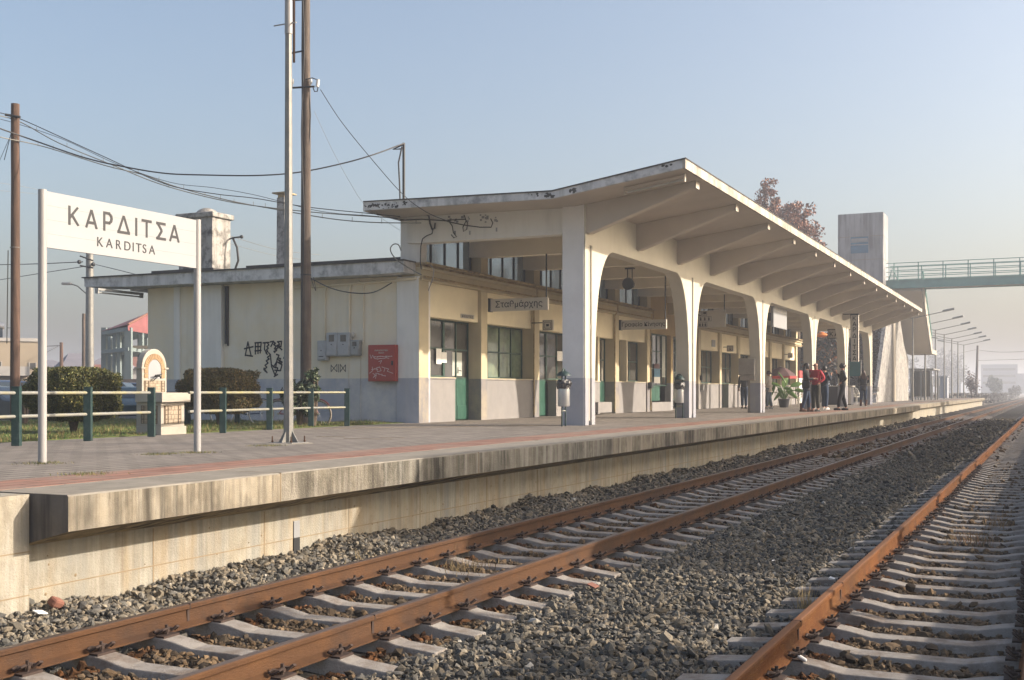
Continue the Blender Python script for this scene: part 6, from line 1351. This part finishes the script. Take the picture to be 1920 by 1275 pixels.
for i, (u_, v_, ln, wd, an) in enumerate(lf):
    dr = RTV*cos(R(an))+Vector((0, 0, sin(R(an)))); sd = RTV*-sin(R(an))+Vector((0, 0, cos(R(an))))+FWV*random.uniform(-.5, .5); sd.normalize()
    e = RTV*u_+Vector((0, 0, v_))+FWV*random.uniform(-.3, .3); m = MB(); k = 9; row = []
    for j in range(k):
        t = j/(k-1); w__ = wd*sin(pi*min(1, t*.93+.05))**.6; cpt = e+dr*ln*(t-.5)+Vector((0, 0, -.12*t*t))+FWV*.1*t; row.append((cpt-sd*w__*.5, cpt-FWV*.03, cpt+sd*w__*.5))
    m.v = [tuple(p) for r_ in row for p in r_]
    for j in range(k-1): m.f += [(j*3, j*3+1, j*3+4, j*3+3), (j*3+1, j*3+2, j*3+5, j*3+4)]; m.mi += [0, 0]
    T.part('leaf', m, 'banana_leaf', smooth=60); T.part('leaf_stalk', MB().tube([(0, 0, .3), (e-dr*ln*.5)*.5+Vector((0, 0, .3)), e-dr*ln*.5], .02), 'banana_leaf')
def chair(p, rz, label, m):
    T = Thing('garden_chair', label, 'chair', p, rz=rz); T.part('seat', MB().box(-.24, .24, -.24, .24, .41, .45), m, bevel=.02)
    for sx in (-.21, .21):
        for sy in (-.21, .21): T.part('leg', MB().tube([(sx*1.1, sy*1.1, 0), (sx, sy, .41)], .018), m)
    b = MB(); n = 11
    for j in range(n): a_ = pi*j/(n-1); b.tube([(.23, -.2*cos(a_)*.9, .45), (.27, -.42*cos(a_), .5+.48*sin(a_))], .012, 5)
    b.tube([(.27, -.42*cos(pi*j/16), .5+.48*sin(pi*j/16)) for j in range(17)], .02, 6); T.part('backrest', b, m)
    T.part('armrest', MB().tube([(.24, -.27, .62), (-.2, -.28, .64), (-.22, -.26, .42)], .016).tube([(.24, .27, .62), (-.2, .28, .64), (-.22, .26, .42)], .016), m); return T
q = onZ(1490, 763); chair((q.x, q.y, 0), pi, 'round backed wicker chair right of the banana plant', 'stair_concrete')
q = onZ(1478, 761); chair((q.x+.6, q.y+.4, 0), pi+.3, 'second wicker chair half hidden behind the round backed one', 'plastic_white')
q = onZ(1606, 758); chair((q.x, q.y, 0), 2.6, 'white plastic chair left of the long haired woman', 'plastic_white')
q = onZ(1600, 757.5); chair((q.x+1.2, q.y+.5, 0), 2.2, 'white plastic chair further back beside the dark counter', 'plastic_white')
a = onZ(1545, 759); b = onZ(1600, 759); T = Thing('stall_counter', 'dark snack counter with a pale top behind the standing people', 'counter', (a.x, b.y, 0), w=True)
T.part('front', MB().box(a.x, a.x+.8, b.y, a.y, 0, 1.0), 'counter_dark', bevel=.02); T.part('top', MB().box(a.x-.08, a.x+.9, b.y-.08, a.y+.08, 1.0, 1.06), 'sign_cream', bevel=.01)
T.part('side_panel', MB().box(a.x-.03, a.x, b.y+.02, b.y+.45, .05, .98), 'plastic_white')
a = onX(1592, 680, 66); b = onX(1614, 705, 66); T = Thing('teal_banner', 'plain teal banner hanging below the vertical sign', 'banner', (66, b.y, b.z), w=True)
T.part('cloth', MB().box(66, 66.03, b.y, a.y, b.z, a.z+.1), 'teal_cloth'); T.part('banner_pole', MB().tube([(66.02, b.y, 0), (66.02, b.y, a.z+.15)], .03).tube([(66.02, a.y, 0), (66.02, a.y, a.z+.15)], .03), 'grey_metal')
q = at(1541, 627, 70); solo('orange_leaves', MB().lathe([(.05, .16), (.3, .03), (.38, -.07), (.2, -.16), (.05, -.18)], (0, 0, 0), 10), 'orange', 'small orange shape standing in for autumn leaves past the fourth column', 'leaves', org=q, smooth=40)  # plain turned shape standing in for a patch of orange leaves

# ================================================================ PEOPLE
def skin_mesh(name, chains, m, parent, sub=2, smooth=True, root=0):
    """chains: list of lists of (x, y, z, r); equal points are welded into one skeleton"""
    pts = []; edges = []; idx = {}
    for ch in chains:
        prev = None
        for (x, y, z, r) in ch:
            k = (round(x, 4), round(y, 4), round(z, 4))
            if k not in idx: idx[k] = len(pts); pts.append((x, y, z, r))
            if prev is not None and prev != idx[k]: edges.append((prev, idx[k]))
            prev = idx[k]
    me = bpy.data.meshes.new(name); me.from_pydata([p[:3] for p in pts], edges, []); ob = bpy.data.objects.new(name, me); COL.objects.link(ob)
    md = ob.modifiers.new('skin', 'SKIN'); sb = ob.modifiers.new('sub', 'SUBSURF'); sb.levels = sub; sb.render_levels = sub
    for i, v in enumerate(me.skin_vertices[0].data):
        r = pts[i][3]; v.radius = r if isinstance(r, tuple) else (r, r); v.use_root = (i == root)
    dg = bpy.context.evaluated_depsgraph_get(); nm = bpy.data.meshes.new_from_object(ob.evaluated_get(dg)); bpy.data.objects.remove(ob)
    nm.name = name; nm.materials.clear(); nm.materials.append(G[m]); nm.polygons.foreach_set('use_smooth', [True]*len(nm.polygons)); nm.update()
    o = bpy.data.objects.new(name, nm); COL.objects.link(o); o.parent = parent; return o
def lerp3(a, b, t): return tuple(a[i]+(b[i]-a[i])*t for i in range(3))
def person(loc, rz, H, label, top, legs, shoes, hair, hairm, armL, armR, stance=(.10, .0, -.10, .0), coat=0., group=None, head_turn=0., held=None, bag=False, scarf=None):
    """local frame: faces +X, left is +Y. armL/armR = (elbow, wrist) offsets from the shoulder; stance = left foot y,x and right foot y,x"""
    T = Thing('person', label, 'person', loc, rz=rz); s = H/1.75; S = lambda *p: tuple(q*s for q in p)
    hip = .92; ly, lx, ry, rx = stance
    pel = S(0, 0, .95); bel = S(.01, 0, 1.08); che = S(0, 0, 1.28); nek = S(0, 0, 1.47); hb = S(.01, 0, 1.52); hc = S(.02, 0, 1.60); ht = S(.015, 0, 1.69)
    def leg(sgn, fy, fx):
        h = S(0, sgn*.085, .90); k = S(fx*.45+.03, sgn*.09+fy*.35-sgn*.04, .48); a = S(fx, fy, .085); return h, k, a
    L = leg(1, ly, lx); Rr = leg(-1, ry, rx)
    def arm(sgn, A): sh = S(0, sgn*.175, 1.41); e = tuple(sh[i]+A[0][i]*s for i in range(3)); w_ = tuple(e[i]+A[1][i]*s for i in range(3)); return sh, e, w_
    AL = arm(1, armL); AR = arm(-1, armR)
    ch = [[(*pel, .12*s), (*bel, (.10*s, .125*s)), (*che, (.105*s, .15*s)), (*nek, .055*s), (*hb, .055*s), (*hc, (.085*s, .075*s)), (*ht, .06*s)]]
    for (h, k, a), fy, fx in ((L, ly, lx), (Rr, ry, rx)):
        ch.append([(*pel, .12*s), (*h, .085*s), (*k, .055*s), (*a, .04*s), (a[0]+.13*s, a[1], .035*s, .035*s)])
    for sh, e, w_ in (AL, AR):
        ch.append([(*che, (.105*s, .15*s)), (*sh, .06*s), (*e, .042*s), (*w_, .028*s)])
        d = Vector(w_)-Vector(e); d.normalize(); sd = d.cross(Vector((0, 0, 1))); sd = sd.normalized() if sd.length > .1 else Vector((0, 1, 0)); up = sd.cross(d)
        palm = Vector(w_)+d*.055*s; ch.append([(*w_, .028*s), (*palm, (.030*s, .016*s))])
        for j, (of, ln) in enumerate(((-.026, .062), (-.009, .072), (.009, .068), (.026, .052))):
            b0 = palm+sd*of*s+d*.025*s; b1 = b0+(d*.6-up*.25)*ln*.6*s; b2 = b1+(d*.45-up*.6)*ln*.6*s; ch.append([(*palm, (.030*s, .016*s)), (*b0, .0095*s), (*b1, .0085*s), (*b2, .007*s)])
        t0 = palm+sd*-.035*s-d*.012*s; ch.append([(*palm, (.030*s, .016*s)), (*t0, .011*s), (*(t0+(d*.5-sd*.5)*.05*s), .009*s)])
    body = skin_mesh('body', ch, 'skin', T.o, 2)
    # face
    f = MB(); c = Vector(hc)
    f.ball(c+Vector((.088, 0, -.005))*s, .014*s, 8, 6, 1, .8, 1.6)
    for g_ in (-1, 1): f.ball(c+Vector((.005, g_*.078, 0))*s, .02*s, 8, 6, .8, .4, 1.5)
    T.part('face_features', f, 'skin', smooth=60)
    e = MB(); [e.ball(c+Vector((.078, g_*.03, .02))*s, .010*s, 8, 6) for g_ in (-1, 1)]; e.box((c.x+.075*s), (c.x+.084*s), c.y-.022*s, c.y+.022*s, c.z-.05*s, c.z-.043*s); T.part('eyes_and_mouth', e, 'hair_black')
    # hair: cap plus length
    hm = MB(); hm.lathe([(.02*s, .118*s), (.055*s, .108*s), (.088*s, .07*s), (.100*s, .02*s), (.098*s, -.03*s), (.085*s, -.055*s if hair != 'long' else -.10*s)], c+Vector((-.016, 0, 0))*s, 14, 1.02, .92)
    if hair == 'long': hm.prism([(c.y-.10*s, c.z), (c.y+.10*s, c.z), (c.y+.135*s, c.z-.26*s), (c.y+.06*s, c.z-.34*s), (c.y-.07*s, c.z-.33*s), (c.y-.13*s, c.z-.24*s)], 'x', c.x-.13*s, c.x-.03*s)
    if hair == 'tail': hm.tube([c+Vector((-.10, 0, .03))*s, c+Vector((-.17, 0, -.04))*s, c+Vector((-.15, 0, -.18))*s], [.03*s, .035*s, .012*s], 8)
    if hair == 'curly':
        for q in range(26): a_ = random.uniform(0, 2*pi); zz = random.uniform(-.03, .11); rr = .095*sqrt(max(.05, 1-(zz/.12)**2)); hm.ball(c+Vector((-.02+cos(a_)*rr, sin(a_)*rr, zz))*s, .032*s, 6, 4)
    if hair != 'bald': T.part('hair', hm, hairm, smooth=60, bevel=.03*s if hair == 'long' else 0)
    if hair == 'bald': T.part('sunglasses', MB().box(c.x+.08*s, c.x+.098*s, c.y-.06*s, c.y+.06*s, c.z+.005*s, c.z+.035*s), 'black_metal')
    # clothes
    tc = [[(*S(0, 0, .90), (.13*s, .165*s)), (*S(0, 0, .96), (.13*s, .165*s)), (*bel, (.125*s, .16*s)), (*che, (.14*s, .18*s)), (*S(0, 0, 1.42), (.10*s, .14*s)), (*S(0, 0, 1.475), .07*s)]]
    if coat: tc.append([(*S(0, 0, .90), (.13*s, .165*s)), (*S(-.0, 0, .90-coat), (.14*s, .175*s))])
    for sh, e_, w_ in (AL, AR): tc.append([(*che, (.14*s, .18*s)), (*sh, .082*s), (*e_, .06*s), (*lerp3(e_, w_, .93), .043*s)])
    skin_mesh('jacket', tc, top, T.o, 2)
    pc = [[(*S(0, 0, 1.02), (.125*s, .15*s)), (*S(0, 0, .93), (.13*s, .155*s))]]
    for h, k, a in (L, Rr): pc.append([(*S(0, 0, .93), (.13*s, .155*s)), (*(h[0], h[1], h[2]-.05*s), .105*s), (*k, .080*s), (*(a[0], a[1], .10*s), .066*s)])
    skin_mesh('trousers', pc, legs, T.o, 2)
    for (h, k, a) in (L, Rr):
        T.part('shoe', MB().ball((a[0]+.05*s, a[1], .045*s), .055*s, 12, 8, 2.4, .85, .9).box(a[0]-.07*s, a[0]+.17*s, a[1]-.045*s, a[1]+.045*s, 0, .02*s), shoes, smooth=60)
        if shoes == 'boots_brown': T.part('boot_shaft', MB().lathe([(.055*s, .02), (.06*s, .15*s), (.07*s, .30*s)], (a[0], a[1], 0), 12), shoes, smooth=60)
    if held: T.part('held_item', MB().ball((AR[2][0]+.06*s, AR[2][1], AR[2][2]+.03*s), .03*s, 8, 6), held)
    if scarf: T.part('scarf', MB().lathe([(.085*s, -.04*s), (.1*s, 0), (.075*s, .05*s)], S(0.01, 0, 1.46), 12), scarf, smooth=60)
    if bag: T.part('shoulder_bag', MB().box(-.14*s, .14*s, -.30*s, -.19*s, .82*s, 1.06*s), 'cloth_black', bevel=.04)
    return T
down = ((-.03, .05, -.28), (.05, .0, -.25)); downR = ((-.03, -.05, -.28), (.05, 0, -.25)); pockR = ((-.08, -.10, -.26), (.16, .08, -.14)); pockL = ((-.08, .10, -.26), (.16, -.08, -.14))
phoneR = ((.06, -.07, -.27), (.12, .07, .22)); crossL = ((.05, .06, -.27), (.22, -.12, .02)); crossR = ((.05, -.06, -.27), (.22, .12, .02))
VR = AZ-R(90)      # heading that faces picture-right
gp = 'people waiting on the platform'
q = onZ(1512, 772); person(q, VR-.3, 1.82, 'long black haired woman in black coat, jeans and brown boots, leftmost of the group', 'cloth_black', 'jeans', 'boots_brown', 'long', 'hair_black', downR and crossL, crossR, (.10, .08, -.09, -.16), .14, gp, bag=True)
q = onZ(1524, 772.5); person((q.x+.9, q.y+.05, 0), VR+pi+.7, 1.84, 'bald man in a red padded jacket with sunglasses behind the black haired woman', 'cloth_red', 'cloth_olive', 'rubber', 'bald', 'hair_brown', pockL, pockR, (.11, .02, -.11, -.02), 0, gp)
q = onZ(1546, 768.2); person(q, VR+.5, 1.82, 'woman seen from behind in a dark jacket, jeans and white trainers', 'cloth_navy', 'jeans', 'shoe_white', 'tail', 'hair_black', down, phoneR, (.13, .06, -.13, -.05), 0, gp, held='cloth_olive')
q = onZ(1580, 769.3); person(q, VR+pi-.15, 1.88, 'curly haired man in black leather jacket, legs apart, hand raised to his mouth', 'leather', 'cloth_black', 'rubber', 'curly', 'hair_black', pockL, ((.05, -.08, -.27), (.14, .1, .24)), (.10, .16, -.10, -.14), 0, gp)
q = onZ(1619, 761.2); person(q, VR+pi*.45, 1.86, 'long haired woman in a wide black coat standing apart on the right', 'cloth_black', 'jeans', 'boots_brown', 'long', 'hair_brown', crossL, crossR, (.12, 0, -.12, .02), .16, gp)
q = onZ(1441.5, 766.5); person(q, VR+pi-.6, 1.66, 'person in a cream jacket and pale jeans beside the third column', 'cloth_pale', 'jeans_pale', 'shoe_white', 'tail', 'hair_brown', crossL, crossR, (.08, .05, -.09, -.10), .04, gp)
q = onZ(1395.5, 766); person(q, VR+pi*.5, 1.74, 'person in jeans mostly hidden behind the control cabinet', 'cloth_black', 'jeans', 'rubber', 'short', 'hair_black', down, downR, (.08, 0, -.08, .04), 0, gp)
# ================================================================ HAZE
hz = MB().box(-430, 1650, -930, 930, GZ-1.3, 19)
m = bpy.data.materials.new('haze'); m.use_nodes = True; N = m.node_tree.nodes; N.remove(N['Principled BSDF'])
v = N.new('ShaderNodeVolumePrincipled'); v.inputs['Color'].default_value = (.86, .90, 1.0, 1); v.inputs['Density'].default_value = HAZE = .0018; v.inputs['Anisotropy'].default_value = .3
m.node_tree.links.new(v.outputs[0], N['Material Output'].inputs['Volume']); G['haze'] = m
tag(link_mesh('haze', hz, 'haze'), 'thin morning haze over the whole station', 'haze', kind='stuff')
